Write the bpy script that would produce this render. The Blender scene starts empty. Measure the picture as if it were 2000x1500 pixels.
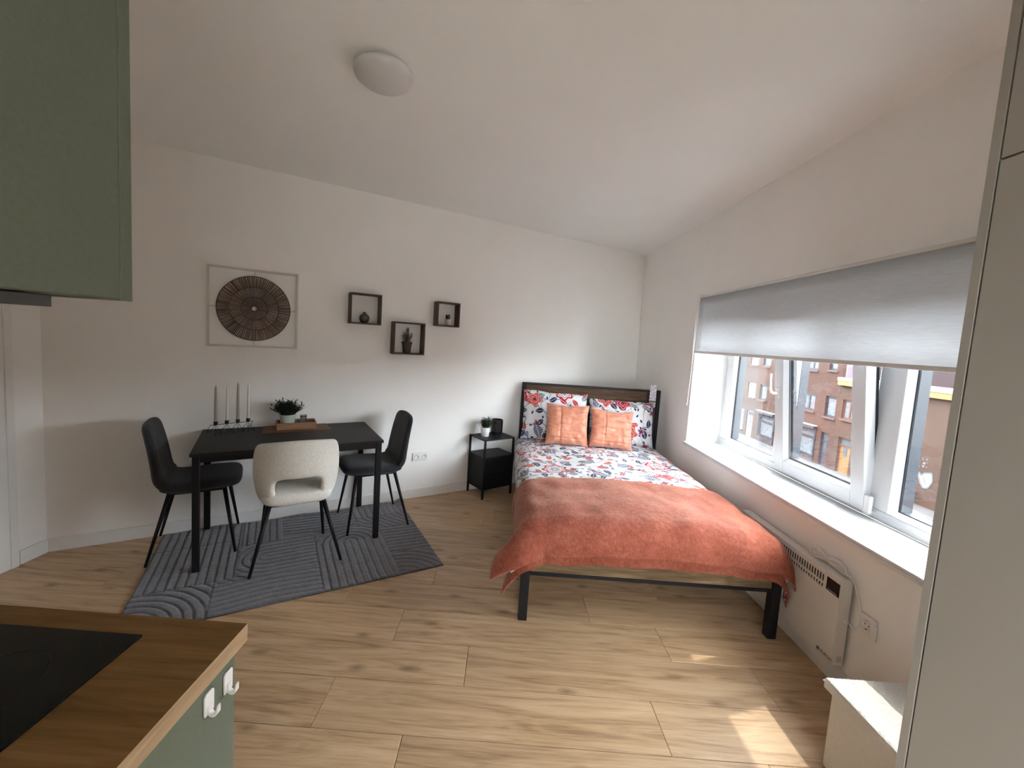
import bpy, bmesh, math, random
from mathutils import Vector, Matrix, noise

scene = bpy.context.scene
col = scene.collection
PI = math.pi
random.seed(7)

# ------------------------------------------------------------------ camera
F_PX, YAW, PITCH, ROLL = 792.3, -0.0189, 0.08097, 0.0618
fw = Vector((math.sin(YAW) * math.cos(PITCH), math.cos(YAW) * math.cos(PITCH), -math.sin(PITCH)))
r0 = Vector((math.cos(YAW), -math.sin(YAW), 0))
u0 = r0.cross(fw)
rr = math.cos(ROLL) * r0 + math.sin(ROLL) * u0
uu = -math.sin(ROLL) * r0 + math.cos(ROLL) * u0
cam_d = bpy.data.cameras.new('camera')
cam = bpy.data.objects.new('camera', cam_d)
col.objects.link(cam)
cam.matrix_world = Matrix(((rr.x, uu.x, -fw.x, 0), (rr.y, uu.y, -fw.y, 0), (rr.z, uu.z, -fw.z, 1.55), (0, 0, 0, 1)))
cam_d.sensor_fit = 'HORIZONTAL'
cam_d.sensor_width = 36
cam_d.lens = F_PX / 2000 * 36
cam_d.shift_x = 30.8 / 2000
cam_d.shift_y = -25.2 / 2000
cam_d.clip_start = 0.03
cam_d.clip_end = 300
scene.camera = cam

# ------------------------------------------------------------------ light
SUN_DIR = Vector((-1, -0.365, -1.80)).normalized()        # the way the light travels
world = bpy.data.worlds.new('sky')
scene.world = world
world.use_nodes = True
wt = world.node_tree
bg = wt.nodes['Background']
sky = wt.nodes.new('ShaderNodeTexSky')
sky.sky_type = 'HOSEK_WILKIE'
sky.sun_direction = -SUN_DIR
sky.turbidity = 5.0
sky.ground_albedo = 0.35
mixw = wt.nodes.new('ShaderNodeMixRGB')
mixw.inputs[0].default_value = 0.55
mixw.inputs[2].default_value = (0.755, 0.768, 0.775, 1)       # thin white cloud over the blue
wt.links.new(sky.outputs[0], mixw.inputs[1])
wt.links.new(mixw.outputs[0], bg.inputs[0])
bg.inputs[1].default_value = 15.5
sun_d = bpy.data.lights.new('sun', 'SUN')
sun_d.energy = 1.3
sun_d.angle = 0.012
sun_d.color = (1.0, 0.95, 0.87)
sun = bpy.data.objects.new('sun', sun_d)
col.objects.link(sun)
sun.rotation_mode = 'QUATERNION'
sun.rotation_quaternion = SUN_DIR.to_track_quat('-Z', 'Y')
sun.location = (12, 6, 20)

scene.view_settings.view_transform = 'Standard'
scene.view_settings.look = 'None'
scene.view_settings.gamma = 1
scene.view_settings.use_curve_mapping = False
scene.view_settings.exposure = 1.74
scene.cycles.max_bounces = 14
scene.cycles.diffuse_bounces = 10
scene.cycles.glossy_bounces = 4
scene.cycles.transmission_bounces = 6
scene.cycles.transparent_max_bounces = 12
scene.cycles.sample_clamp_indirect = 10
scene.cycles.caustics_reflective = False
scene.cycles.caustics_refractive = False
scene.cycles.use_denoising = True

# ------------------------------------------------------------------ room constants
TH = math.radians(90) - 1.02505                  # the back wall runs obliquely
D = Vector((math.cos(TH), math.sin(TH), 0))      # along the back wall, to the right
N = Vector((-math.sin(TH), math.cos(TH), 0))     # into the back wall
WD = 3.582
XR = 1.685                                       # window wall
XL = -2.869                                      # door wall
YK = 0.22                                        # kitchen wall
YB = -1.2
ZC = 2.687
GZ = -5.85                                       # street

def W(s, d, z=0.0):
    p = D * s + N * (WD - d)
    return Vector((p.x, p.y, z))

# ------------------------------------------------------------------ mesh helpers
class MB:
    def __init__(self):
        self.v = []
        self.f = []
        self.mi = []
        self.uv = None
    def add(self, vs, fs, mi=0):
        o = len(self.v)
        self.v += [tuple(p) for p in vs]
        for f in fs:
            self.f.append(tuple(o + i for i in f))
            self.mi.append(mi)
        return self
    def box(self, x0, x1, y0, y1, z0, z1, mi=0):
        vs = [(x, y, z) for z in (z0, z1) for y in (y0, y1) for x in (x0, x1)]
        return self.add(vs, [(0, 2, 3, 1), (4, 5, 7, 6), (0, 1, 5, 4), (2, 6, 7, 3), (0, 4, 6, 2), (1, 3, 7, 5)], mi)
    def bar(self, a, b, w, h=None, up=(0, 0, 1), w2=None, mi=0):
        a, b = Vector(a), Vector(b)
        h = w if h is None else h
        w2 = w if w2 is None else w2
        t = (b - a).normalized()
        up = Vector(up)
        if abs(t.dot(up)) > 0.99:
            up = Vector((0, 1, 0))
        s = t.cross(up).normalized()
        u = s.cross(t).normalized()
        k = w2 / w
        vs = []
        for p, q in ((a, 1), (b, k)):
            vs += [p - s * w * q / 2 - u * h * q / 2, p + s * w * q / 2 - u * h * q / 2,
                   p + s * w * q / 2 + u * h * q / 2, p - s * w * q / 2 + u * h * q / 2]
        return self.add(vs, [(3, 2, 1, 0), (4, 5, 6, 7), (0, 1, 5, 4), (1, 2, 6, 5), (2, 3, 7, 6), (3, 0, 4, 7)], mi)
    def tube(self, pts, r, n=8, r2=None, mi=0, closed=False):
        pts = [Vector(p) for p in pts]
        m = len(pts)
        rs = [r if r2 is None else r + (r2 - r) * i / (m - 1) for i in range(m)]
        rings = []
        prev = None
        for i, p in enumerate(pts):
            if closed:
                t = pts[(i + 1) % m] - pts[i - 1]
            else:
                t = pts[min(i + 1, m - 1)] - pts[max(i - 1, 0)]
            t.normalize()
            if prev is None:
                a = Vector((0, 0, 1)) if abs(t.z) < 0.9 else Vector((1, 0, 0))
                s = t.cross(a).normalized()
            else:
                s = (prev - t * prev.dot(t)).normalized()
            prev = s
            u = t.cross(s)
            rings.append([p + (s * math.cos(2 * PI * k / n) + u * math.sin(2 * PI * k / n)) * rs[i] for k in range(n)])
        vs = [q for rg in rings for q in rg]
        fs = []
        for i in range(m if closed else m - 1):
            j = (i + 1) % m
            for k in range(n):
                fs.append((i * n + k, i * n + (k + 1) % n, j * n + (k + 1) % n, j * n + k))
        if not closed:
            fs.append(tuple(range(n - 1, -1, -1)))
            fs.append(tuple((m - 1) * n + k for k in range(n)))
        return self.add(vs, fs, mi)
    def lathe(self, prof, n=24, c=(0, 0, 0), mi=0, cap=True):
        cx, cy, cz = c
        vs, fs = [], []
        for (r, z) in prof:
            for k in range(n):
                vs.append((cx + r * math.cos(2 * PI * k / n), cy + r * math.sin(2 * PI * k / n), cz + z))
        for i in range(len(prof) - 1):
            for k in range(n):
                fs.append((i * n + k, i * n + (k + 1) % n, (i + 1) * n + (k + 1) % n, (i + 1) * n + k))
        if cap:
            fs.append(tuple(range(n - 1, -1, -1)))
            fs.append(tuple((len(prof) - 1) * n + k for k in range(n)))
        return self.add(vs, fs, mi)
    def prism(self, poly, z0, z1, mi=0):
        n = len(poly)
        vs = [(x, y, z0) for x, y in poly] + [(x, y, z1) for x, y in poly]
        fs = [tuple(range(n - 1, -1, -1)), tuple(range(n, 2 * n))]
        for i in range(n):
            j = (i + 1) % n
            fs.append((i, j, n + j, n + i))
        return self.add(vs, fs, mi)
    def grid(self, fn, nu, nv, mi=0, keep=None):
        o = len(self.v)
        for j in range(nv + 1):
            for i in range(nu + 1):
                self.v.append(tuple(fn(i / nu, j / nv)))
        for j in range(nv):
            for i in range(nu):
                if keep and not keep(i, j):
                    continue
                a = o + j * (nu + 1) + i
                self.f.append((a, a + 1, a + nu + 2, a + nu + 1))
                self.mi.append(mi)
        return self
    def xf(self, m, start=0):
        self.v[start:] = [tuple(m @ Vector(p)) for p in self.v[start:]]
        return self
    def build(self, name, mats, parent=None, smooth=False, bevel=0, seg=2, subsurf=0, uvs=None):
        me = bpy.data.meshes.new(name)
        me.from_pydata(self.v, [], self.f)
        if not isinstance(mats, (list, tuple)):
            mats = [mats]
        for m in mats:
            me.materials.append(m)
        me.polygons.foreach_set('material_index', self.mi)
        if smooth:
            me.polygons.foreach_set('use_smooth', [True] * len(self.f))
        if uvs is not None:
            lay = me.uv_layers.new(name='UVMap')
            for lp in me.loops:
                lay.data[lp.index].uv = uvs[lp.vertex_index]
        me.validate()
        me.update()
        o = bpy.data.objects.new(name, me)
        col.objects.link(o)
        if parent is not None:
            o.parent = parent
        if bevel:
            b = o.modifiers.new('bevel', 'BEVEL')
            b.width = bevel
            b.segments = seg
            b.limit_method = 'ANGLE'
            b.angle_limit = math.radians(40)
            if smooth is False and seg > 1:
                me.polygons.foreach_set('use_smooth', [True] * len(self.f))
                w = o.modifiers.new('wn', 'WEIGHTED_NORMAL')
                w.keep_sharp = True
        if subsurf:
            s = o.modifiers.new('sub', 'SUBSURF')
            s.levels = subsurf
            s.render_levels = subsurf
        return o

def tag(o, label, cat=None, group=None, kind=None):
    if label:
        o['label'] = label
    if cat:
        o['category'] = cat
    if group:
        o['group'] = group
    if kind:
        o['kind'] = kind
    return o

def empty(name, loc=(0, 0, 0), rz=0.0, label=None, cat=None, group=None):
    o = bpy.data.objects.new(name, None)
    col.objects.link(o)
    o.location = loc
    o.rotation_euler = (0, 0, rz)
    o.empty_display_size = 0.05
    if label:
        tag(o, label, cat, group)
    return o

def struct(o, label=None):
    o['kind'] = 'structure'
    if label:
        o['label'] = label
    return o

def copy_tree(o, parent=None):
    c = o.copy()
    col.objects.link(c)
    c.parent = parent
    for ch in list(o.children):
        copy_tree(ch, c)
    return c

# ------------------------------------------------------------------ materials
class NT:
    """small helper round a material's node tree"""
    def __init__(self, name):
        self.m = bpy.data.materials.new(name)
        self.m.use_nodes = True
        self.t = self.m.node_tree
        self.b = self.t.nodes['Principled BSDF']
        self.out = self.t.nodes['Material Output']
    def n(self, typ, **kw):
        nd = self.t.nodes.new(typ)
        for k, v in kw.items():
            setattr(nd, k, v)
        return nd
    def link(self, a, b):
        self.t.links.new(a, b)
    def put(self, sock, v):
        if hasattr(v, 'is_linked') or hasattr(v, 'links'):
            self.link(v, sock)
        else:
            sock.default_value = v
    def math(self, op, a, b=0.0, c=None, clamp=False):
        nd = self.n('ShaderNodeMath', operation=op, use_clamp=clamp)
        self.put(nd.inputs[0], a)
        self.put(nd.inputs[1], b)
        if c is not None:
            self.put(nd.inputs[2], c)
        return nd.outputs[0]
    def vmath(self, op, a, b=(0, 0, 0), out=0):
        nd = self.n('ShaderNodeVectorMath', operation=op)
        self.put(nd.inputs[0], a)
        if op == 'SCALE':
            self.put(nd.inputs[3], b)
        else:
            self.put(nd.inputs[1], b)
        return nd.outputs[out]
    def mix(self, f, a, b, mode='MIX'):
        nd = self.n('ShaderNodeMixRGB', blend_type=mode)
        self.put(nd.inputs[0], f)
        self.put(nd.inputs[1], a if not isinstance(a, tuple) else (*a[:3], 1))
        self.put(nd.inputs[2], b if not isinstance(b, tuple) else (*b[:3], 1))
        return nd.outputs[0]
    def ramp(self, f, stops):
        nd = self.n('ShaderNodeValToRGB')
        self.link(f, nd.inputs[0])
        e = nd.color_ramp.elements
        while len(e) < len(stops):
            e.new(0.5)
        for el, (p, c) in zip(e, stops):
            el.position = p
            el.color = (*c, 1) if len(c) == 3 else c
        return nd.outputs[0]
    def coord(self, which='Object'):
        return self.n('ShaderNodeTexCoord').outputs[which]
    def mapping(self, v, scale=(1, 1, 1), loc=(0, 0, 0), rot=(0, 0, 0)):
        nd = self.n('ShaderNodeMapping')
        self.link(v, nd.inputs[0])
        nd.inputs[1].default_value = loc
        nd.inputs[2].default_value = rot
        nd.inputs[3].default_value = scale
        return nd.outputs[0]
    def noise(self, v, scale=5, detail=3, rough=0.5, dist=0.0, out=0):
        nd = self.n('ShaderNodeTexNoise')
        if v is not None:
            self.link(v, nd.inputs['Vector'])
        nd.inputs['Scale'].default_value = scale
        nd.inputs['Detail'].default_value = detail
        nd.inputs['Roughness'].default_value = rough
        nd.inputs['Distortion'].default_value = dist
        return nd.outputs[out]
    def bump(self, h, strength=0.3, dist=0.002):
        nd = self.n('ShaderNodeBump')
        nd.inputs['Strength'].default_value = strength
        nd.inputs['Distance'].default_value = dist
        self.link(h, nd.inputs['Height'])
        self.link(nd.outputs[0], self.b.inputs['Normal'])
    def set(self, color=None, rough=None, metal=None, spec=None, sheen=None):
        if color is not None:
            self.put(self.b.inputs['Base Color'], (*color, 1) if isinstance(color, tuple) and len(color) == 3 else color)
        if rough is not None:
            self.put(self.b.inputs['Roughness'], rough)
        if metal is not None:
            self.b.inputs['Metallic'].default_value = metal
        if spec is not None:
            self.b.inputs['Specular IOR Level'].default_value = spec
        if sheen is not None:
            self.b.inputs['Sheen Weight'].default_value = sheen
        return self

def srgb(r, g, b):
    f = lambda c: (c / 255 / 12.92) if c / 255 <= 0.04045 else ((c / 255 + 0.055) / 1.055) ** 2.4
    return (f(r), f(g), f(b))

def plain(name, color, rough=0.5, metal=0.0, var=0.06, nscale=30, bump=0.0, spec=0.5, sheen=None, bscale=200):
    """one colour with a slight procedural mottling and fine relief"""
    t = NT(name)
    co = t.coord()
    nz = t.noise(co, nscale, 3)
    dark = tuple(c * (1 - var) for c in color)
    lite = tuple(min(1, c * (1 + var)) for c in color)
    t.set(t.ramp(nz, [(0.3, dark), (0.7, lite)]), rough, metal, spec, sheen)
    if bump:
        t.bump(t.noise(co, bscale, 3), bump, 0.002)
    return t.m

def wood(name, dark, mid, lite, scale=1.0, axis=0, rough=0.5, knots=0.0, perobj=False, bump=0.15, spec=0.5):
    t = NT(name)
    co = t.coord()
    if perobj:
        rnd = t.n('ShaderNodeObjectInfo').outputs['Random']
        off = t.n('ShaderNodeCombineXYZ')
        t.link(t.math('MULTIPLY', rnd, 37.0), off.inputs[0])
        t.link(t.math('MULTIPLY', rnd, 91.0), off.inputs[1])
        co = t.vmath('ADD', co, off.outputs[0])
    sc = [9.0 * scale] * 3
    sc[axis] = 0.9 * scale
    m1 = t.mapping(co, tuple(sc))
    g1 = t.noise(m1, 1.6, 5, 0.6, 1.6)
    sc2 = [60.0 * scale] * 3
    sc2[axis] = 2.5 * scale
    g2 = t.noise(t.mapping(co, tuple(sc2)), 2.0, 4, 0.6, 0.3)
    f = t.math('ADD', t.math('MULTIPLY', g1, 0.65), t.math('MULTIPLY', g2, 0.35))
    c = t.ramp(f, [(0.30, dark), (0.48, mid), (0.68, lite)])
    if knots:
        sk = [5.6 * scale] * 3
        sk[axis] = 2.6 * scale
        vo = t.n('ShaderNodeTexVoronoi', voronoi_dimensions='2D')
        wob = t.vmath('ADD', t.mapping(co, tuple(sk)), t.vmath('SCALE', t.noise(co, 9 * scale, 2, out=1), 0.12))
        t.link(wob, vo.inputs['Vector'])
        vo.inputs['Scale'].default_value = 1.0
        k = t.math('SUBTRACT', 1.0, t.math('MULTIPLY', vo.outputs['Distance'], 7.0), clamp=True)
        sel = t.math('GREATER_THAN', t.n_sep(vo.outputs['Color']), 0.5)
        c = t.mix(t.math('MULTIPLY', t.math('MULTIPLY', k, sel), knots), c, tuple(q * 0.38 for q in dark))
    if perobj:
        hv = t.n('ShaderNodeHueSaturation')
        t.link(c, hv.inputs['Color'])
        t.link(t.math('MULTIPLY_ADD', rnd, 0.22, 0.89), hv.inputs['Value'])
        c = hv.outputs[0]
    t.set(c, rough, None, spec)
    if bump:
        t.bump(g2, bump, 0.001)
    return t.m

def _nsep(self, c):
    nd = self.n('ShaderNodeSeparateColor')
    self.link(c, nd.inputs[0])
    return nd.outputs[0]
NT.n_sep = _nsep

def glass(name, tint=(0.93, 0.96, 0.95), refl=1.0):
    t = NT(name)
    ge = t.n('ShaderNodeNewGeometry')
    cs = t.math('ABSOLUTE', t.vmath('DOT_PRODUCT', ge.outputs['Normal'], ge.outputs['Incoming'], 1))
    sch = t.math('MULTIPLY_ADD', t.math('POWER', t.math('SUBTRACT', 1.0, cs, clamp=True), 5.0), 0.96, 0.04)   # Schlick
    tr = t.n('ShaderNodeBsdfTransparent')
    tr.inputs[0].default_value = (*tint, 1)
    gl = t.n('ShaderNodeBsdfGlossy')
    gl.inputs['Roughness'].default_value = 0.02
    mx = t.n('ShaderNodeMixShader')
    t.link(t.math('MULTIPLY', sch, refl, clamp=True), mx.inputs[0])
    t.link(tr.outputs[0], mx.inputs[1])
    t.link(gl.outputs[0], mx.inputs[2])
    t.link(mx.outputs[0], t.out.inputs[0])
    t.t.nodes.remove(t.b)
    return t.m

M = {}
M['wall'] = plain('wall_paint', (0.905, 0.89, 0.862), 0.75, var=0.012, nscale=3, bump=0.06, bscale=260, spec=0.25)
M['ceiling'] = plain('ceiling_paint', (0.90, 0.91, 0.885), 0.8, var=0.012, nscale=2, bump=0.05, bscale=220, spec=0.2)
M['trim'] = plain('trim_paint', (0.82, 0.81, 0.79), 0.4, var=0.015, nscale=4)
M['pvc'] = plain('window_plastic', (0.70, 0.715, 0.73), 0.28, var=0.01, nscale=5)
M['sill'] = plain('sill_stone', (0.70, 0.715, 0.73), 0.3, var=0.015, nscale=12)
M['white_plastic'] = plain('white_plastic', (0.80, 0.79, 0.77), 0.35, var=0.01)
M['gasket'] = plain('rubber_gasket', (0.03, 0.035, 0.045), 0.6)
M['glass'] = glass('window_glass', (0.93, 0.945, 0.95))
M['glass_clear'] = glass('fill_opening_glass', (0.96, 0.97, 0.97))  # pane of the added, unseen fill-light opening
M['floor'] = wood('oak_plank', (0.255, 0.152, 0.074), (0.50, 0.332, 0.188), (0.64, 0.458, 0.285), 1.0, 0, 0.42, 0.62, True, 0.1)
M['black_metal'] = plain('black_metal', (0.0085, 0.0085, 0.010), 0.5, 0.0, 0.15, 60, spec=0.22)
M['black_wood'] = wood('black_brown_veneer', (0.008, 0.007, 0.007), (0.014, 0.0125, 0.012), (0.020, 0.018, 0.017), 1.2, 0, 0.5, 0, False, 0.2, 0.2)
M['chair_fabric'] = plain('charcoal_velvet', (0.022, 0.0215, 0.026), 0.85, 0, 0.12, 50, 0.3, 0.2, 0.15)
M['boucle'] = plain('cream_boucle', (0.70, 0.665, 0.60), 0.95, 0, 0.14, 160, 0.9, 0.15, 0.3, 320)
M['box_wood'] = wood('dark_stained_wood', (0.035, 0.020, 0.012), (0.062, 0.036, 0.021), (0.095, 0.058, 0.036), 2.5, 0, 0.6)
M['green'] = plain('sage_green_laminate', srgb(98, 106, 91), 0.55, 0, 0.05, 140, 0.12, 0.35)
M['worktop'] = wood('walnut_worktop', (0.105, 0.048, 0.012), (0.185, 0.092, 0.026), (0.27, 0.145, 0.052), 1.0, 0, 0.5, spec=0.25)
M['edge_oak'] = wood('worktop_edge', (0.26, 0.165, 0.085), (0.37, 0.25, 0.14), (0.46, 0.33, 0.20), 2.0, 1, 0.5)
M['hob'] = plain('hob_glass', (0.006, 0.006, 0.006), 0.25, 0, 0.1, spec=0.2)
M['carpet'] = plain('white_carpet', (0.78, 0.76, 0.71), 0.97, 0, 0.08, 260, 1.0, 0.1, 0.3, 400)
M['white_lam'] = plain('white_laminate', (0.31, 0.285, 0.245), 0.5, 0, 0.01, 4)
M['opal'] = plain('opal_shade', (0.66, 0.65, 0.64), 0.35, 0, 0.01)

# ================================================================== STRUCTURE
room_poly = [(XL, YB), (XR, YB), (XR, (WD + N.x * -1 * 0 - N.x * XR) / N.y), (XL, (WD - N.x * XL) / N.y)]
floor = struct(MB().prism([(x * 1.0, y) for x, y in room_poly], -0.06, -0.014).build('floor', M['gasket']), 'light oak laminate floor of wide planks')

def clip(poly, nx, ny, c):
    """keep the part with nx*x + ny*y <= c"""
    out = []
    for i in range(len(poly)):
        a, b = poly[i], poly[(i + 1) % len(poly)]
        da, db = nx * a[0] + ny * a[1] - c, nx * b[0] + ny * b[1] - c
        if da <= 0:
            out.append(a)
        if (da < 0 < db) or (db < 0 < da):
            k = da / (da - db)
            out.append((a[0] + (b[0] - a[0]) * k, a[1] + (b[1] - a[1]) * k))
    return out

PITCH_Y, PLEN = 0.2385, 1.40
joint = {0: -0.473, -1: -0.09, -2: -0.665, -3: -0.303, 1: 0.57, 2: -0.36, 3: 0.2, 4: -0.75, 5: -0.1, -4: 0.35, -5: -0.9}
for row in range(-14, 15):
    y0 = 1.921 + row * PITCH_Y
    y1 = y0 + PITCH_Y
    if y1 < YB or y0 > 5.2:
        continue
    j0 = joint.get(row, (row * 0.467) % 1.4)
    k = math.floor((XL - j0) / PLEN)
    while j0 + k * PLEN < XR:
        x0 = j0 + k * PLEN
        k += 1
        g = 0.0009
        poly = [(x0 + g, y0 + g), (x0 + PLEN - g, y0 + g), (x0 + PLEN - g, y1 - g), (x0 + g, y1 - g)]
        for nx, ny, c in ((-1, 0, -XL), (1, 0, XR), (0, -1, -YB), (N.x, N.y, WD)):
            poly = clip(poly, nx, ny, c)
            if len(poly) < 3:
                break
        if len(poly) < 3:
            continue
        area = sum(poly[i][0] * poly[(i + 1) % len(poly)][1] - poly[(i + 1) % len(poly)][0] * poly[i][1] for i in range(len(poly))) / 2
        if area < 0.004:
            continue
        cx = sum(p[0] for p in poly) / len(poly)
        cy = sum(p[1] for p in poly) / len(poly)
        lp = [(x - cx, y - cy) for x, y in poly]
        n = len(lp)
        c = 0.0022
        ins = []
        for x, y in lp:
            ins.append((x - math.copysign(min(c, abs(x)), x), y - math.copysign(min(c, abs(y)), y)))
        b = MB()
        vs = [(x, y, -0.014) for x, y in lp] + [(x, y, -0.0012) for x, y in lp] + [(x, y, 0) for x, y in ins]
        fs = [tuple(range(2 * n, 3 * n))]
        for i in range(n):
            j = (i + 1) % n
            fs += [(i, j, n + j, n + i), (n + i, n + j, 2 * n + j, 2 * n + i)]
        b.add(vs, fs)
        o = b.build('plank', M['floor'], floor)
        o.location = (cx, cy, 0)

struct(MB().prism([(XL - 0.3, YB - 0.3), (XR + 0.36, YB - 0.3), (XR + 0.36, 5.9), (XL - 0.3, 3.1)], ZC, ZC + 0.15).build('ceiling', M['ceiling']), 'plain white ceiling')

wb = MB().box(-1.4, 4.6, 0, 0.2, -0.06, ZC).build('wall_back', M['wall'])
wb.location = W(0, 0)
wb.rotation_euler = (0, 0, TH)
struct(wb, 'long oblique white wall behind the dining table and bed')

RY0, RY1, RZ0, RZ1 = 1.28, 3.65, 0.715, 1.952       # window recess
XO = 2.06                                           # outer face
b = MB()
b.box(XR, XO, YB - 0.2, 5.45, -0.06, RZ0)
b.box(XR, XO, YB - 0.2, 5.45, RZ1, ZC)
b.box(XR, XO, RY1, 5.45, RZ0, RZ1)
b.box(XR, XO, YB - 0.2, RY0, RZ0, RZ1)
struct(b.build('wall_right', M['wall']), 'white wall with the wide window recess')

DY0, DY1, DZ = 1.28, 2.20, 2.09                     # door opening
b = MB()
b.box(XL - 0.16, XL, DY1, 2.70, -0.06, ZC)
b.box(XL - 0.16, XL, YK - 0.1, DY0, -0.06, ZC)
b.box(XL - 0.16, XL, DY0, DY1, DZ, ZC)
struct(b.build('wall_left', M['wall']), 'short white wall with the door')
struct(MB().box(XL - 0.16, -0.60, YK - 0.1, YK, -0.06, ZC).build('wall_kitchen', M['wall']), 'white wall that carries the kitchen')
struct(MB().box(-0.70, -0.60, YB, YK - 0.1, -0.06, ZC).build('wall_hall', M['wall']), 'white wall beside the camera')
QX0, QX1, QZ0, QZ1 = -0.10, 0.98, 0.04, 2.20          # unseen glazed opening behind the camera, added as fill light for the room
b = MB()
b.box(-0.70, QX0, YB - 0.1, YB, -0.06, ZC)
b.box(QX1, XR, YB - 0.1, YB, -0.06, ZC)
b.box(QX0, QX1, YB - 0.1, YB, QZ1, ZC)
b.box(QX0, QX1, YB - 0.1, YB, -0.06, QZ0)
struct(b.build('wall_front', M['wall']), 'white wall behind the camera with an added glazed opening for fill light')
w2 = empty('window_fill', ((QX0 + QX1) / 2, YB - 0.05, QZ0))
struct(w2, 'unseen white glazed opening behind the camera, added for fill light')
for i in range(1):
    a0 = QX0 - w2.location.x
    a1 = a0 + (QX1 - QX0)
    h = QZ1 - QZ0
    b = MB()
    b.box(a0, a0 + 0.06, -0.03, 0.03, 0, h)
    b.box(a1 - 0.06, a1, -0.03, 0.03, 0, h)
    b.box(a0 + 0.06, a1 - 0.06, -0.03, 0.03, 0, 0.07)
    b.box(a0 + 0.06, a1 - 0.06, -0.03, 0.03, h - 0.07, h)
    fr = b.build('door_frame', M['pvc'], w2)  # frame of the added fill-light opening, not of a known door
    MB().box(a0 + 0.06, a1 - 0.06, -0.003, 0.003, 0.07, h - 0.07).build('pane', M['glass_clear'], fr)

# baseboards
o = MB().box(-1.17, 4.10, -0.013, 0, 0, 0.088).build('baseboard_back', M['trim'], bevel=0.003)
o.location = W(0, 0)
o.rotation_euler = (0, 0, TH)
struct(o)
struct(MB().box(XL, XL + 0.013, 2.295, 2.447, 0, 0.088).build('baseboard_left', M['trim'], bevel=0.003))
struct(MB().box(XR - 0.013, XR, 1.50, 5.16, 0, 0.088).build('baseboard_right', M['trim'], bevel=0.003))

# door on the left
door = struct(MB().box(XL - 0.055, XL - 0.015, DY0 + 0.035, DY1 - 0.035, 0.008, DZ - 0.035).build('door_1', M['trim'], bevel=0.003), 'white door in the short left wall')
b = MB()
b.box(XL - 0.16, XL + 0.014, DY1 - 0.03, DY1 + 0.085, 0, DZ + 0.085)
b.box(XL - 0.16, XL + 0.014, DY0 - 0.085, DY0 + 0.03, 0, DZ + 0.085)
b.box(XL - 0.16, XL + 0.014, DY0 + 0.03, DY1 - 0.03, DZ - 0.03, DZ + 0.085)
b.box(XL, XL + 0.022, DY1 + 0.045, DY1 + 0.085, 0, DZ + 0.085)
b.build('door_casing', M['trim'], door, bevel=0.004)
M['steel'] = plain('brushed_steel', (0.45, 0.45, 0.45), 0.35, 0.9, 0.05)
for z in (0.22, 1.05, 1.85):
    MB().tube([(XL + 0.004, DY1 - 0.033, z - 0.05), (XL + 0.004, DY1 - 0.033, z + 0.05)], 0.008, 10).build('hinge', M['steel'], door, smooth=True)
b = MB().tube([(XL - 0.015, DY0 + 0.1, 1.03), (XL + 0.045, DY0 + 0.1, 1.03), (XL + 0.05, DY0 + 0.115, 1.03), (XL + 0.05, DY0 + 0.23, 1.03)], 0.009, 10)
b.build('door_handle', M['steel'], door, smooth=True)

# ------------------------------------------------------------------ window
M['dark_frame'] = plain('anthracite_frame', (0.014, 0.019, 0.027), 0.4, 0, 0.05)
XF = 1.975
win = empty('window_1', (XF, (RY0 + RY1) / 2, 0.73))
struct(win, 'wide white three-part window over the sill')
win_loc = Vector(win.location)
def wpart(b, name, mat, parent=win, bevel=0.0, smooth=False):
    b.xf(Matrix.Translation(-win_loc))
    return b.build(name, mat, parent, smooth=smooth, bevel=bevel)
ZB, ZT = 0.73, 1.952
GL = (2.93, 3.545)       # left pane
GR = (1.40, 2.03)        # right pane
GZ0, GZ1 = 0.788, 1.865
wpart(MB().box(XF, 2.02, RY0, RY1, ZB, ZB + 0.058), 'frame_bottom_rail', M['pvc'], bevel=0.005)
wpart(MB().box(XF, 2.02, RY0, RY1, GZ1, ZT), 'frame_head', M['pvc'], bevel=0.005)
wpart(MB().box(XF, 2.02, GL[1], RY1, ZB + 0.058, GZ1), 'frame_jamb', M['pvc'], bevel=0.005)
wpart(MB().box(XF, 2.02, RY0, GR[0], ZB + 0.058, GZ1), 'frame_jamb', M['pvc'], bevel=0.005)
wpart(MB().box(XF, 2.02, 2.80, GL[0], ZB + 0.058, GZ1), 'mullion', M['pvc'], bevel=0.005)
wpart(MB().box(XF, 2.02, GR[1], 2.17, ZB + 0.058, GZ1), 'mullion', M['pvc'], bevel=0.005)
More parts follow.
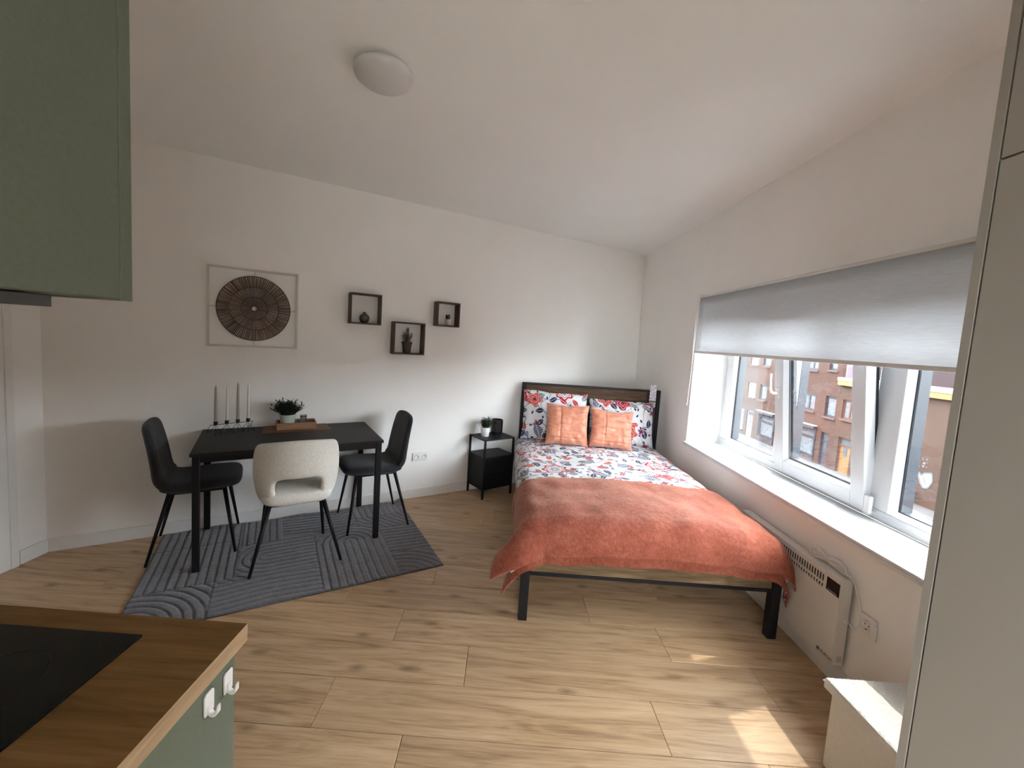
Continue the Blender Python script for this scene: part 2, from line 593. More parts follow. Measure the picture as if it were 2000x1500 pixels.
for (a, c) in (GL, GR):
    b = MB()                                     # sloped glazing beads, dark rubber line, pane
    q = 0.022
    for k in range(4):
        pass
    o0 = [(XF + 0.002, a, GZ0), (XF + 0.002, c, GZ0), (XF + 0.002, c, GZ1), (XF + 0.002, a, GZ1)]
    i0 = [(2.006, a + q, GZ0 + q), (2.006, c - q, GZ0 + q), (2.006, c - q, GZ1 - q), (2.006, a + q, GZ1 - q)]
    e0 = [(2.006, y, z) for _, y, z in o0]
    b.add(o0 + i0 + e0, [(k, (k + 1) % 4, 4 + (k + 1) % 4, 4 + k) for k in range(4)] + [(4 + k, 4 + (k + 1) % 4, 8 + (k + 1) % 4, 8 + k) for k in range(4)])
    wpart(b, 'glazing_bead', M['pvc'])
    q2 = 0.026
    g = MB()
    i1 = [(2.0075, a + q2, GZ0 + q2), (2.0075, c - q2, GZ0 + q2), (2.0075, c - q2, GZ1 - q2), (2.0075, a + q2, GZ1 - q2)]
    i2 = [(2.0055, y, z) for _, y, z in i0]
    g.add(i2 + i1, [(k, (k + 1) % 4, 4 + (k + 1) % 4, 4 + k) for k in range(4)])
    wpart(g, 'gasket', M['gasket'])
    wpart(MB().box(2.008, 2.012, a, c, GZ0, GZ1), 'pane', M['glass'])
    d = MB()
    d.box(2.021, 2.075, c - 0.022, c + 0.02, GZ0 - 0.01, GZ1 + 0.01)
    d.box(2.021, 2.075, a - 0.02, a + 0.022, GZ0 - 0.01, GZ1 + 0.01)
    d.box(2.021, 2.075, a + 0.022, c - 0.022, GZ0 - 0.02, GZ0 + 0.022)
    d.box(2.021, 2.075, a + 0.022, c - 0.022, GZ1 - 0.022, GZ1 + 0.02)
    wpart(d, 'outer_frame', M['dark_frame'])
# dark outer frame round the opening sash
d = MB()
d.box(2.021, 2.075, 2.80, 2.91, GZ0 - 0.02, GZ1 + 0.02)
d.box(2.021, 2.075, 2.05, 2.17, GZ0 - 0.02, GZ1 + 0.02)
d.box(2.021, 2.075, 2.17, 2.80, GZ0 - 0.03, GZ0 + 0.005)
d.box(2.021, 2.075, 2.17, 2.80, GZ1 - 0.01, GZ1 + 0.03)
wpart(d, 'outer_frame', M['dark_frame'])
# the middle sash, tipped inwards at the top
SA, SC, S0, S1 = 2.135, 2.85, 0.757, 1.905
ga, gc, g0, g1 = 2.22, 2.765, 0.838, 1.825
hinge = Vector((1.972, (SA + SC) / 2, 0.762))
def spart(b, name, mat, parent, bevel=0.0):
    b.xf(Matrix.Translation(-hinge))
    return b.build(name, mat, parent, bevel=bevel)
b = MB()
x0, x1 = 1.950, 2.004
b.box(x0, x1, SA, ga, S0, S1)
b.box(x0, x1, gc, SC, S0, S1)
b.box(x0, x1, ga, gc, S0, g0)
b.box(x0, x1, ga, gc, g1, S1)
sash = spart(b, 'sash', M['pvc'], win, 0.004)
sash.location = hinge - win_loc
sash.rotation_euler = (0, -math.radians(6.3), 0)
b = MB()
q = 0.022
o0 = [(x0 + 0.002, ga, g0), (x0 + 0.002, gc, g0), (x0 + 0.002, gc, g1), (x0 + 0.002, ga, g1)]
i0 = [(x0 + 0.026, ga + q, g0 + q), (x0 + 0.026, gc - q, g0 + q), (x0 + 0.026, gc - q, g1 - q), (x0 + 0.026, ga + q, g1 - q)]
b.add(o0 + i0, [(k, (k + 1) % 4, 4 + (k + 1) % 4, 4 + k) for k in range(4)])
spart(b, 'glazing_bead', M['pvc'], sash)
g = MB()
i1 = [(x0 + 0.028, ga + 0.026, g0 + 0.026), (x0 + 0.028, gc - 0.026, g0 + 0.026), (x0 + 0.028, gc - 0.026, g1 - 0.026), (x0 + 0.028, ga + 0.026, g1 - 0.026)]
g.add([(x - 0.0005, y, z) for x, y, z in i0] + i1, [(k, (k + 1) % 4, 4 + (k + 1) % 4, 4 + k) for k in range(4)])
spart(g, 'gasket', M['gasket'], sash)
spart(MB().box(x0 + 0.029, x0 + 0.033, ga, gc, g0, g1), 'pane', M['glass'], sash)
d = MB()
d.box(x1 + 0.0005, x1 + 0.022, SA + 0.01, ga + 0.022, S0 + 0.01, S1 - 0.01)
d.box(x1 + 0.0005, x1 + 0.022, gc - 0.022, SC - 0.01, S0 + 0.01, S1 - 0.01)
d.box(x1 + 0.0005, x1 + 0.022, ga + 0.022, gc - 0.022, S0 + 0.01, g0 + 0.022)
d.box(x1 + 0.0005, x1 + 0.022, ga + 0.022, gc - 0.022, g1 - 0.022, S1 - 0.01)
spart(d, 'outer_frame', M['dark_frame'], sash)
b = MB()                                          # handle turned up
hy, hz = SC - 0.04, 1.30
b.box(x0 - 0.012, x0, hy - 0.014, hy + 0.014, hz - 0.035, hz + 0.035)
b.tube([(x0 - 0.01, hy, hz), (x0 - 0.035, hy, hz), (x0 - 0.05, hy, hz + 0.012), (x0 - 0.056, hy, hz + 0.04), (x0 - 0.056, hy, hz + 0.085), (x0 - 0.050, hy, hz + 0.135)], 0.0095, 10, 0.0085)
spart(b, 'handle', M['white_plastic'], sash, 0.002)
wpart(MB().box(1.937, 1.956, SA - 0.045, SA - 0.008, 0.76, 0.85), 'hinge_cover', M['white_plastic'], bevel=0.004)
wpart(MB().box(1.950, 1.978, SA - 0.03, SA + 0.005, 0.745, 0.775), 'hinge_cover', M['white_plastic'], bevel=0.004)
# sill
b = MB().box(1.655, XF + 0.005, RY0 + 0.002, RY1 - 0.004, 0.7152, 0.7299)
b.box(1.655, XR - 0.0005, RY0 + 0.002, RY1 - 0.004, 0.6985, 0.7151)
wpart(b, 'window_sill', M['sill'], bevel=0.003)
wpart(MB().box(2.03, 2.14, RY0 + 0.01, RY1 - 0.01, 0.69, 0.715), 'outer_sill', M['dark_frame'])

# ------------------------------------------------------------------ roller blind
t = NT('blind_fabric')
co = t.coord()
wv = t.noise(t.mapping(co, (60, 16, 420)), 1.0, 3)
colr = t.ramp(wv, [(0.3, (0.66, 0.665, 0.67)), (0.7, (0.76, 0.765, 0.77))])
df = t.n('ShaderNodeBsdfDiffuse')
tl = t.n('ShaderNodeBsdfTranslucent')
t.link(colr, df.inputs[0])
t.link(colr, tl.inputs[0])
mx = t.n('ShaderNodeMixShader')
mx.inputs[0].default_value = 0.60
t.link(df.outputs[0], mx.inputs[1])
t.link(tl.outputs[0], mx.inputs[2])
t.link(mx.outputs[0], t.out.inputs[0])
M['blind'] = t.m
BX = 1.655
bl = empty('roller_blind', (BX, 2.42, 2.02), 0, 'white fabric roller blind pulled halfway down over the window', 'blind')
L0 = Vector((BX, 2.42, 2.02))
def bpart(b, name, mat, bevel=0, smooth=False):
    b.xf(Matrix.Translation(-L0))
    return b.build(name, mat, bl, bevel=bevel, smooth=smooth)
b = MB().tube([(BX + 0.005, 1.24, 2.00), (BX + 0.005, 3.57, 2.00)], 0.018, 20)
bpart(b, 'roller_tube', M['white_plastic'], smooth=True)
b = MB().grid(lambda u, v: (BX - 0.012 + 0.002 * math.sin(v * 3), 1.26 + u * 2.30, 1.545 + v * 0.455), 24, 6)
f1 = bpart(b, 'blind_fabric', M['blind'], smooth=True)
so = f1.modifiers.new('thick', 'SOLIDIFY')
so.thickness = 0.0008
bpart(MB().box(BX - 0.016, BX - 0.008, 1.26, 3.56, 1.527, 1.547), 'bottom_bar', M['white_plastic'], 0.003)
for y in (1.225, 3.585):
    bpart(MB().box(BX - 0.022, XR, y - 0.012, y + 0.012, 1.975, 2.035), 'bracket', M['white_plastic'], 0.004)
pts = [(BX - 0.012, 3.61, 2.0), (BX - 0.010, 3.612, 1.7), (BX - 0.006, 3.606, 1.40), (BX - 0.004, 3.622, 1.18), (BX - 0.004, 3.632, 1.06), (BX - 0.002, 3.636, 1.055), (BX, 3.638, 1.07), (BX + 0.002, 3.63, 1.3), (BX + 0.004, 3.624, 1.6), (BX + 0.006, 3.62, 2.0)]
bpart(MB().tube(pts, 0.0022, 6), 'pull_chain', M['white_plastic'], smooth=True)

# ================================================================== DINING GROUP
RUGZ = 0.014
# ------------------------------------------------------------------ rug with carved lines
RA = math.radians(-1.5)
rug_c = W(0.247, 0.6, 0)
RW, RD = 1.70, 1.11
SPC, GW = 0.047, 0.0075
def groove(dist):
    """depth 0..1 of the carved line nearest to a signed distance"""
    m = abs(((dist / SPC) + 0.5) % 1.0 - 0.5) * SPC
    return max(0.0, 1 - m / GW)
def arch(x, y, cx, cy, rmax, ang):
    """concentric arch: half circle in the local +y half, straight lines in the -y half"""
    dx, dy = x - cx, y - cy
    c, s = math.cos(ang), math.sin(ang)
    lx, ly = c * dx + s * dy, -s * dx + c * dy
    r = math.hypot(lx, ly) if ly > 0 else abs(lx)
    return r
cells = [  # x0,x1,y0,y1, kind, parameters (local rug metres, y towards the wall)
    (-0.85, -0.47, -0.555, -0.22, 'arc', (-0.85, -0.555)),
    (-0.85, -0.36, -0.22, 0.27, 'vert', None),
    (-0.85, -0.36, 0.27, 0.555, 'vert', None),
    (-0.47, 0.10, -0.26, 0.17, 'arch', (-0.20, -0.03, PI / 2)),
    (-0.47, 0.10, -0.555, -0.26, 'horz', None),
    (-0.36, -0.10, 0.17, 0.555, 'vert', None),
    (-0.10, 0.42, 0.20, 0.555, 'horz', None),
    (0.10, 0.56, -0.555, 0.20, 'arch', (0.33, -0.02, 0.0)),
    (0.56, 0.85, -0.30, 0.10, 'horz', None),
    (0.42, 0.85, 0.10, 0.32, 'diag', None),
    (0.42, 0.85, 0.32, 0.555, 'vert', None),
    (0.56, 0.85, -0.555, -0.30, 'arc', (0.56, -0.62)),
]
def rug_h(x, y):
    h = 0.0
    for (x0, x1, y0, y1, k, p) in cells:
        if x0 <= x < x1 and y0 <= y < y1:
            e = min(x - x0 if x0 > -0.84 else 9, x1 - x if x1 < 0.84 else 9, y - y0 if y0 > -0.55 else 9, y1 - y if y1 < 0.55 else 9)
            wob = 0.003 * noise.noise(Vector((x * 14, y * 14, 2)))
            if k == 'arc':
                g = groove(math.hypot(x - p[0], y - p[1]) + wob)
            elif k == 'vert':
                g = groove(x + wob)
            elif k == 'horz':
                g = groove(y + wob + 0.012 * math.sin(x * 9))
            elif k == 'diag':
                g = groove((x + y * 0.7) * 0.82 + wob)
            else:
                g = groove(arch(x, y, p[0], p[1], 0.25, p[2]) + wob)
            h -= 0.0085 * g
            if e < GW:
                h -= 0.0045 * (1 - e / GW)
            break
    h += 0.0012 * noise.noise(Vector((x * 45, y * 45, 0))) + 0.0008 * noise.noise(Vector((x * 130, y * 130, 5)))
    return h
t = NT('grey_rug_pile')
co = t.coord()
n1 = t.noise(co, 16, 5, 0.65)
n2 = t.noise(co, 90, 3)
f = t.math('ADD', t.math('MULTIPLY', n1, 0.5), t.math('MULTIPLY', n2, 0.5))
t.set(t.ramp(f, [(0.3, (0.085, 0.082, 0.096)), (0.7, (0.185, 0.18, 0.20))]), 0.95, 0, 0.1, 0.5)
t.bump(t.noise(co, 420, 2), 0.6, 0.002)
M['rug'] = t.m
M['rug_edge'] = plain('rug_binding', (0.055, 0.05, 0.055), 0.9)
NX, NY = 300, 196
b = MB()
def rugp(u, v):
    x, y = (u - 0.5) * RW, (v - 0.5) * RD
    # the far edge rides up a little against the skirting
    lift = 0.014 * max(0, (v - 0.93) / 0.07) ** 2 * (0.5 + 0.5 * math.sin(x * 11 + 1))
    if u > 0.96 and v > 0.9:
        lift += 0.035 * ((u - 0.96) / 0.04) * ((v - 0.9) / 0.1)
    edge = min(u * RW, (1 - u) * RW, v * RD, (1 - v) * RD)
    return (x, y, RUGZ - 0.001 + rug_h(x, y) + lift - (0.006 * max(0, 1 - edge / 0.006)))
b.grid(rugp, NX, NY)
rug = empty('rug', rug_c, TH + RA, 'dark grey rug with carved arches under the dining table', 'rug')
b.build('pile', M['rug'], rug, smooth=True)
MB().box(-RW / 2, RW / 2, -RD / 2, RD / 2, 0.0005, 0.003).build('backing', M['rug_edge'], rug)

# ------------------------------------------------------------------ table
table = empty('dining_table', W(0.21, 0.345, RUGZ), TH, 'black rectangular dining table with thin square legs against the back wall', 'table')
TZ = 0.757 - RUGZ
hw, hd = 0.572, 0.328
MB().box(-hw, hw, -hd, hd, TZ - 0.02, TZ).build('tabletop', M['black_wood'], table, bevel=0.003)
ax, ay = hw - 0.03, hd - 0.03
lg = MB().box(-0.019, 0.019, -0.019, 0.019, 0.0, TZ - 0.0205).build('leg', M['black_metal'], table, bevel=0.002)
lg.location = (ax, ay, 0)
for sx, sy in ((-1, 1), (1, -1), (-1, -1)):
    c = lg.copy()
    col.objects.link(c)
    c.location = (sx * ax, sy * ay, 0)
for sy in (-1, 1):
    MB().box(-ax + 0.019, ax - 0.019, sy * ay - 0.0125, sy * ay + 0.0125, TZ - 0.062, TZ - 0.0205).build('apron_rail', M['black_metal'], table, bevel=0.002)
for sx in (-1, 1):
    MB().box(sx * ax - 0.0125, sx * ax + 0.0125, -ay + 0.019, ay - 0.019, TZ - 0.062, TZ - 0.0205).build('apron_rail', M['black_metal'], table, bevel=0.002)

# ------------------------------------------------------------------ swept cushion helper
def catmull(pts, n):
    out = []
    P = [pts[0]] + list(pts) + [pts[-1]]
    for i in range(1, len(P) - 2):
        for k in range(n):
            t_ = k / n
            a, b_, c_, d_ = P[i - 1], P[i], P[i + 1], P[i + 2]
            out.append(tuple(0.5 * ((2 * b_[q]) + (-a[q] + c_[q]) * t_ + (2 * a[q] - 5 * b_[q] + 4 * c_[q] - d_[q]) * t_ * t_ + (-a[q] + 3 * b_[q] - 3 * c_[q] + d_[q]) * t_ ** 3) for q in range(len(b_))))
    out.append(tuple(pts[-1]))
    return out
def sweep(ctrl, nseg=5, ncross=28, channels=None, curve=None):
    """ctrl rows: (y, z, width, thickness); the cross-section is a squarish superellipse"""
    rows = catmull(ctrl, nseg)
    b = MB()
    m = len(rows)
    for i, (y, z, w, th) in enumerate(rows):
        a, c = rows[max(i - 1, 0)], rows[min(i + 1, m - 1)]
        ty, tz = c[0] - a[0], c[1] - a[1]
        ln = math.hypot(ty, tz) or 1
        ny, nz = -tz / ln, ty / ln
        fr = i / (m - 1)
        for k in range(ncross):
            an = 2 * PI * k / ncross
            ca, sa = math.cos(an), math.sin(an)
            ex = 0.45
            px = math.copysign(abs(ca) ** ex, ca) * w / 2
            pn = math.copysign(abs(sa) ** 0.75, sa) * th / 2
            if curve:
                pn += curve(px, fr)
            if channels and sa > 0.2 and channels[0] < fr < channels[1]:
                pn -= 0.0045 * (abs(math.cos(px * PI / channels[2])) ** 12)
            b.v.append((px, y + ny * pn, z + nz * pn))
    for i in range(m - 1):
        for k in range(ncross):
            b.f.append((i * ncross + k, i * ncross + (k + 1) % ncross, (i + 1) * ncross + (k + 1) % ncross, (i + 1) * ncross + k))
            b.mi.append(0)
    b.f.append(tuple(range(ncross - 1, -1, -1)))
    b.mi.append(0)
    b.f.append(tuple((m - 1) * ncross + k for k in range(ncross)))
    b.mi.append(0)
    return b

# ------------------------------------------------------------------ charcoal chairs (local: sits facing -y, back at +y)
def dark_chair(name):
    t_ = empty(name)
    ctrl = [(-0.262, 0.466, 0.06, 0.006), (-0.258, 0.466, 0.24, 0.035), (-0.240, 0.467, 0.355, 0.062), (-0.20, 0.468, 0.405, 0.076), (-0.10, 0.466, 0.425, 0.078),
            (0.02, 0.460, 0.425, 0.078), (0.10, 0.460, 0.425, 0.076), (0.155, 0.475, 0.425, 0.074), (0.188, 0.52, 0.425, 0.068), (0.202, 0.60, 0.420, 0.060),
            (0.218, 0.70, 0.410, 0.056), (0.236, 0.79, 0.392, 0.052), (0.248, 0.840, 0.352, 0.048), (0.253, 0.866, 0.27, 0.036), (0.255, 0.878, 0.10, 0.010)]
    b = sweep(ctrl, 5, 40, (0.55, 0.97, 0.062), lambda x, fr: 0.35 * x * x * (1.0 if fr > 0.5 else 0.35))
    b.build('upholstered_shell', M['chair_fabric'], t_, smooth=True)
    for sx in (-1, 1):
        b = MB().tube([(sx * 0.150, -0.165, 0.435), (sx * 0.216, -0.232, 0.0)], 0.0135, 12, 0.008)
        b.build('leg', M['black_metal'], t_, smooth=True)
        b = MB().tube([(sx * 0.150, 0.125, 0.430), (sx * 0.216, 0.235, 0.0)], 0.0135, 12, 0.008)
        b.build('leg', M['black_metal'], t_, smooth=True)
    MB().box(-0.165, 0.165, -0.18, 0.14, 0.418, 0.436).build('seat_frame', M['black_metal'], t_, bevel=0.004)
    return t_
c1 = dark_chair('dining_chair')
c1.location = W(0.802, 0.327, RUGZ)
c1.rotation_euler = (0, 0, TH - PI / 2)
tag(c1, 'charcoal upholstered chair with black legs at the table end nearest the bed', 'chair', 'charcoal dining chairs')
c2 = copy_tree(c1)
c2.location = W(-0.368, 0.262, RUGZ)
c2.rotation_euler = (0, 0, TH + PI / 2)
tag(c2, 'charcoal upholstered chair at the table end by the candles', 'chair', 'charcoal dining chairs')

# ------------------------------------------------------------------ cream chair (local: back at -y, faces +y)
wc = empty('dining_chair', W(0.213, 0.64, RUGZ), TH, 'cream boucle chair with an open lower back, pushed up to the table', 'chair')
b = MB()
rows = [(0.412, 0.165, 0.10), (0.455, 0.218, 0.11), (0.590, 0.240, 0.10), (0.68, 0.241, 0.055), (0.775, 0.236, 0.015), (0.838, 0.216, 0.0)]
colsu = [-1, -0.86, -0.60, -0.2, 0.2, 0.60, 0.86, 1]
for j, (z, w, fwd) in enumerate(rows):
    for i, u in enumerate(colsu):
        x = u * w
        y = -0.225 + 0.16 * abs(u) ** 3.2 + 0.02 * (z - 0.43) * 0 - 0.035 * (z - 0.43)
        zz = z
        zz -= 0.045 * abs(u) ** 3 * (j / 5) ** 2
        b.v.append((x, y, zz))
nc = len(colsu)
for j in range(len(rows) - 1):
    for i in range(nc - 1):
        if j in (0, 1) and i in (2, 3, 4):
            continue
        a = j * nc + i
        b.f.append((a, a + 1, a + nc + 1, a + nc))
        b.mi.append(0)
o = b.build('backrest', M['boucle'], wc, smooth=True)
so = o.modifiers.new('thick', 'SOLIDIFY')
so.thickness = 0.058
so.offset = 0
s2 = o.modifiers.new('sub', 'SUBSURF')
s2.levels = s2.render_levels = 3
ctrl = [(-0.222, 0.452, 0.10, 0.006), (-0.214, 0.452, 0.28, 0.05), (-0.18, 0.453, 0.385, 0.082), (-0.08, 0.455, 0.43, 0.09), (0.06, 0.456, 0.44, 0.092), (0.16, 0.456, 0.42, 0.088), (0.21, 0.455, 0.34, 0.06), (0.222, 0.455, 0.15, 0.01)]
sweep(ctrl, 5, 36).build('seat', M['boucle'], wc, smooth=True)
MB().box(-0.17, 0.17, -0.15, 0.15, 0.395, 0.412).build('seat_frame', M['black_metal'], wc, bevel=0.004)
for sx in (-1, 1):
    MB().tube([(sx * 0.155, -0.115, 0.405), (sx * 0.262, -0.218, 0.0)], 0.0145, 12, 0.009).build('leg', M['black_metal'], wc, smooth=True)
    MB().tube([(sx * 0.165, 0.13, 0.405), (sx * 0.205, 0.205, 0.0)], 0.0145, 12, 0.009).build('leg', M['black_metal'], wc, smooth=True)

# ------------------------------------------------------------------ things on the table
TT = 0.757
CHR = TH + math.radians(21)
ch = empty('candle_holder', W(-0.177, 0.135, TT), CHR, 'black wire candle holder with four cups on the table', 'candle holder')
b = MB()
b.tube([(-0.137, 0.07, 0.0022), (-0.137, 0, 0.062), (0.137, 0, 0.062), (0.137, 0.07, 0.0022)], 0.0022, 8)
b.build('top_rail', M['black_metal'], ch, smooth=False)
cxs = (-0.103, -0.034, 0.036, 0.104)
for x in cxs:
    b = MB()
    b.tube([(x - 0.020, -0.065, 0.0022), (x, 0, 0.064), (x + 0.020, -0.065, 0.0022)], 0.0019, 8)
    b.tube([(x - 0.020, -0.065, 0.0022), (x - 0.020, 0.06, 0.0022), (x, 0, 0.062), (x + 0.020, 0.06, 0.0022), (x + 0.020, -0.065, 0.0022)], 0.0019, 8)
    b.build('leg_wire', M['black_metal'], ch)
    b = MB().lathe([(0.0115, 0.062), (0.0125, 0.064), (0.0125, 0.088), (0.0112, 0.088), (0.0112, 0.072)], 20, (x, 0, 0))
    b.build('cup', M['black_metal'], ch, smooth=True)
M['wax_grey'] = plain('taupe_wax', (0.36, 0.31, 0.26), 0.5, 0, 0.03)
M['wax_white'] = plain('cream_wax', (0.76, 0.71, 0.62), 0.45, 0, 0.03)
M['wick'] = plain('candle_wick', (0.30, 0.27, 0.22), 0.9)
cl = ['taupe taper candle at the left end of the wire holder', 'slim cream taper candle, second from the left in the holder',
      'tall taupe taper candle, third from the left in the holder', 'slim cream taper candle at the right end of the wire holder']
for i, x in enumerate(cxs):
    p = ch.location + Vector((math.cos(CHR), math.sin(CHR), 0)) * x
    e = empty('taper_candle', (p.x, p.y, TT + 0.0725), CHR, cl[i], 'candle', 'taper candles')
    r = 0.0108 if i % 2 == 0 else 0.0088
    h = (0.270, 0.278, 0.283, 0.275)[i]
    MB().lathe([(r * 0.96, 0), (r, 0.02), (r * 0.86, h * 0.6), (r * 0.62, h * 0.93), (r * 0.3, h * 0.99), (0.0012, h)], 16).build('wax', M['wax_grey'] if i % 2 == 0 else M['wax_white'], e, smooth=True)
    MB().tube([(0, 0, h - 0.004), (0.0006, 0, h + 0.007)], 0.0008, 6).build('wick', M['wick'], e)

M['leather'] = plain('brown_leather', srgb(112, 78, 58), 0.6, 0, 0.1, 40, 0.3, 0.3, None, 300)
mat_o = MB().prism([(-0.237, -0.115), (0.240, -0.112), (0.243, -0.106), (0.220, 0.118), (0.214, 0.122), (-0.222, 0.122), (-0.228, 0.116)], 0, 0.003).build('placemat', M['leather'], bevel=0.001, seg=1)
mat_o.location = W(0.247, 0.143, TT + 0.0003)
mat_o.rotation_euler = (0, 0, TH)
tag(mat_o, 'brown leather placemat under the wooden tray', 'placemat')
M['tray_wood'] = wood('acacia_tray', (0.16, 0.075, 0.035), (0.27, 0.14, 0.07), (0.38, 0.22, 0.125), 3.0, 0, 0.5)
tray = empty('tray', W(0.242, 0.115, TT + 0.0036), TH, 'small rectangular wooden tray holding the plant on the table', 'tray')
tw, td, thh = 0.138, 0.075, 0.050
MB().box(-tw + 0.008, tw - 0.008, -td + 0.008, td - 0.008, 0, 0.007).build('bottom', M['tray_wood'], tray)
MB().box(-tw, tw, -td, -td + 0.008, 0, thh).build('side', M['tray_wood'], tray, bevel=0.0015, seg=1)
MB().box(-tw, tw, td - 0.008, td, 0, thh).build('side', M['tray_wood'], tray, bevel=0.0015, seg=1)
MB().box(-tw, -tw + 0.008, -td + 0.008, td - 0.008, 0, thh).build('side', M['tray_wood'], tray, bevel=0.0015, seg=1)
MB().box(tw - 0.008, tw, -td + 0.008, td - 0.008, 0, thh).build('side', M['tray_wood'], tray, bevel=0.0015, seg=1)

def leafy(b, n, r0_, h, spread, ll, lw, seed, lay=7, base=0.0, droop=0.2, ymax=9.0):
    """a tuft of thin stems, each set with narrow leaves"""
    rg = random.Random(seed)
    for i in range(n):
        a = rg.uniform(0, 2 * PI)
        out = rg.uniform(0.02, 1) ** 1.1 * spread
        hh = h * rg.uniform(0.6, 1.0) * (1 - 0.42 * (out / max(spread, 1e-6)) ** 2)
        p0 = Vector((math.cos(a), math.sin(a), 0)) * r0_ * rg.uniform(0, 1)
        p0.z = base
        p2 = p0 + Vector((math.cos(a) * out, math.sin(a) * out, hh))
        pm = (p0 + p2) / 2 + Vector((-math.cos(a), -math.sin(a), 0)) * out * droop
        path = [p0 * (1 - q) ** 2 + pm * 2 * q * (1 - q) + p2 * q * q for q in [k / 5 for k in range(6)]]
        b.tube(path, 0.0011, 5, 0.0006)
        for k in range(lay):
            q = 0.25 + 0.75 * (k + rg.random()) / lay
            c = p0 * (1 - q) ** 2 + pm * 2 * q * (1 - q) + p2 * q * q
            la = rg.uniform(0, 2 * PI)
            d = Vector((math.cos(la), math.sin(la), rg.uniform(0.35, 1.1))).normalized()
            s = d.cross(Vector((0, 0, 1))).normalized() * lw / 2
            L = ll * rg.uniform(0.7, 1.15)
            nrm = s.cross(d).normalized() * lw * 0.22
            b.add([c, c + d * L * 0.45 + s, c + d * L, c + d * L * 0.45 - s, c + d * L * 0.45 + nrm], [(0, 1, 4), (1, 2, 4), (2, 3, 4), (3, 0, 4)])
    b.v = [(x, min(y, ymax), z) for x, y, z in b.v]
    return b
M['leaf_dark'] = plain('dark_green_leaf', (0.014, 0.024, 0.013), 0.7, 0, 0.3, 60, spec=0.15)
M['leaf_mid'] = plain('green_leaf', (0.045, 0.065, 0.032), 0.7, 0, 0.35, 50, spec=0.15)
M['soil'] = plain('potting_soil', (0.03, 0.022, 0.016), 0.95, 0, 0.3, 120, 0.8)
M['mint_pot'] = plain('mint_ceramic', (0.52, 0.58, 0.50), 0.35, 0, 0.02)
def pot(parent, prof, mat, soil_r, soil_z, name='pot'):
    MB().lathe(prof, 32).build(name, mat, parent, smooth=True).modifiers.new('es', 'EDGE_SPLIT').split_angle = math.radians(50)
    MB().lathe([(soil_r, soil_z - 0.004), (soil_r, soil_z), (0.001, soil_z + 0.003)], 24).build('soil', M['soil'], parent, smooth=True)
pl = empty('potted_plant', W(0.181, 0.112, TT + 0.0115), TH, 'bushy dark green plant in a pale mint pot on the tray', 'plant')
pot(pl, [(0.044, 0), (0.047, 0.003), (0.056, 0.090), (0.0575, 0.098), (0.0545, 0.099), (0.052, 0.085)], M['mint_pot'], 0.052, 0.088)
leafy(MB(), 105, 0.042, 0.130, 0.098, 0.032, 0.0085, 5, 10, 0.080, 0.10, 0.100).build('foliage', M['leaf_dark'], pl)
# wire-and-glass tumblers
M['pale_wire'] = plain('pale_wire', (0.42, 0.41, 0.39), 0.4)
M['clear_glass'] = glass('clear_glass', (0.90, 0.93, 0.92), 1.6)
for i, (s, d, sc_, lb) in enumerate(((0.294, 0.082, 1.0, 'tall clear glass tumbler at the back of the wooden tray'), (0.268, 0.150, 0.8, 'short clear glass tumbler beside the mint pot on the tray'))):
    g = empty('tumbler', W(s, d, TT + 0.0112), TH, lb, 'glass', 'glasses on the tray')
    MB().lathe([(0.021 * 1, 0.0), (0.0225, 0.002), (0.0245, 0.082 * sc_), (0.0235, 0.083 * sc_), (0.0215, 0.008), (0.001, 0.007)], 20).build('glass_body', M['clear_glass'], g, smooth=True)
    b = MB()
    for z in (0.003, 0.082 * sc_):
        b.tube([(0.0252 * math.cos(2 * PI * k / 16), 0.0252 * math.sin(2 * PI * k / 16), z) for k in range(16)], 0.0009, 6, closed=True)
    for k in range(5):
        a = 2 * PI * k / 5
        b.tube([(0.0252 * math.cos(a), 0.0252 * math.sin(a), 0.003), (0.0252 * math.cos(a), 0.0252 * math.sin(a), 0.082 * sc_)], 0.0008, 6)
    b.build('wire_band', M['pale_wire'], g)
e = empty('tealight', W(0.332, 0.12, TT + 0.0112), TH, 'small white tealight dish at the right end of the tray', 'candle')
MB().lathe([(0.019, 0), (0.0215, 0.004), (0.0215, 0.028), (0.020, 0.028), (0.0195, 0.024)], 20).build('cup', M['clear_glass'], e, smooth=True)
MB().lathe([(0.0185, 0.004), (0.0185, 0.026), (0.001, 0.026)], 20).build('wax', M['wax_white'], e, smooth=True)

# ------------------------------------------------------------------ wall art
M['offwhite_metal'] = plain('offwhite_metal', (0.62, 0.575, 0.51), 0.5, 0, 0.03)
M['rope'] = plain('brown_paper_rope', (0.072, 0.040, 0.024), 0.85, 0, 0.3, 90)
M['rope2'] = plain('pale_paper_rope', (0.20, 0.125, 0.080), 0.85, 0, 0.3, 90)
art = empty('wall_art', W(-0.05, 0.001, 1.657), TH, 'round brown woven disc in a thin square off-white frame on the wall', 'wall art')
b = MB()
fw_, fh_ = 0.286, 0.283
q = 0.007
y0, y1 = -0.024, -0.004
b.box(-fw_, fw_, y0, y1, fh_ - q, fh_ + q)
b.box(-fw_, fw_, y0, y1, -fh_ - q, -fh_ + q)
b.box(-fw_ - q, -fw_ + q, y0, y1, -fh_ - q, fh_ + q)
b.box(fw_ - q, fw_ + q, y0, y1, -fh_ - q, fh_ + q)
b.build('square_frame', M['offwhite_metal'], art)
for a in range(4):
    c, s = math.cos(a * PI / 2), math.sin(a * PI / 2)
    MB().tube([(c * 0.235, -0.014, s * 0.235), (c * 0.284, -0.014, s * 0.284)], 0.003, 8).build('tie_rod', M['offwhite_metal'], art)
rg = random.Random(3)
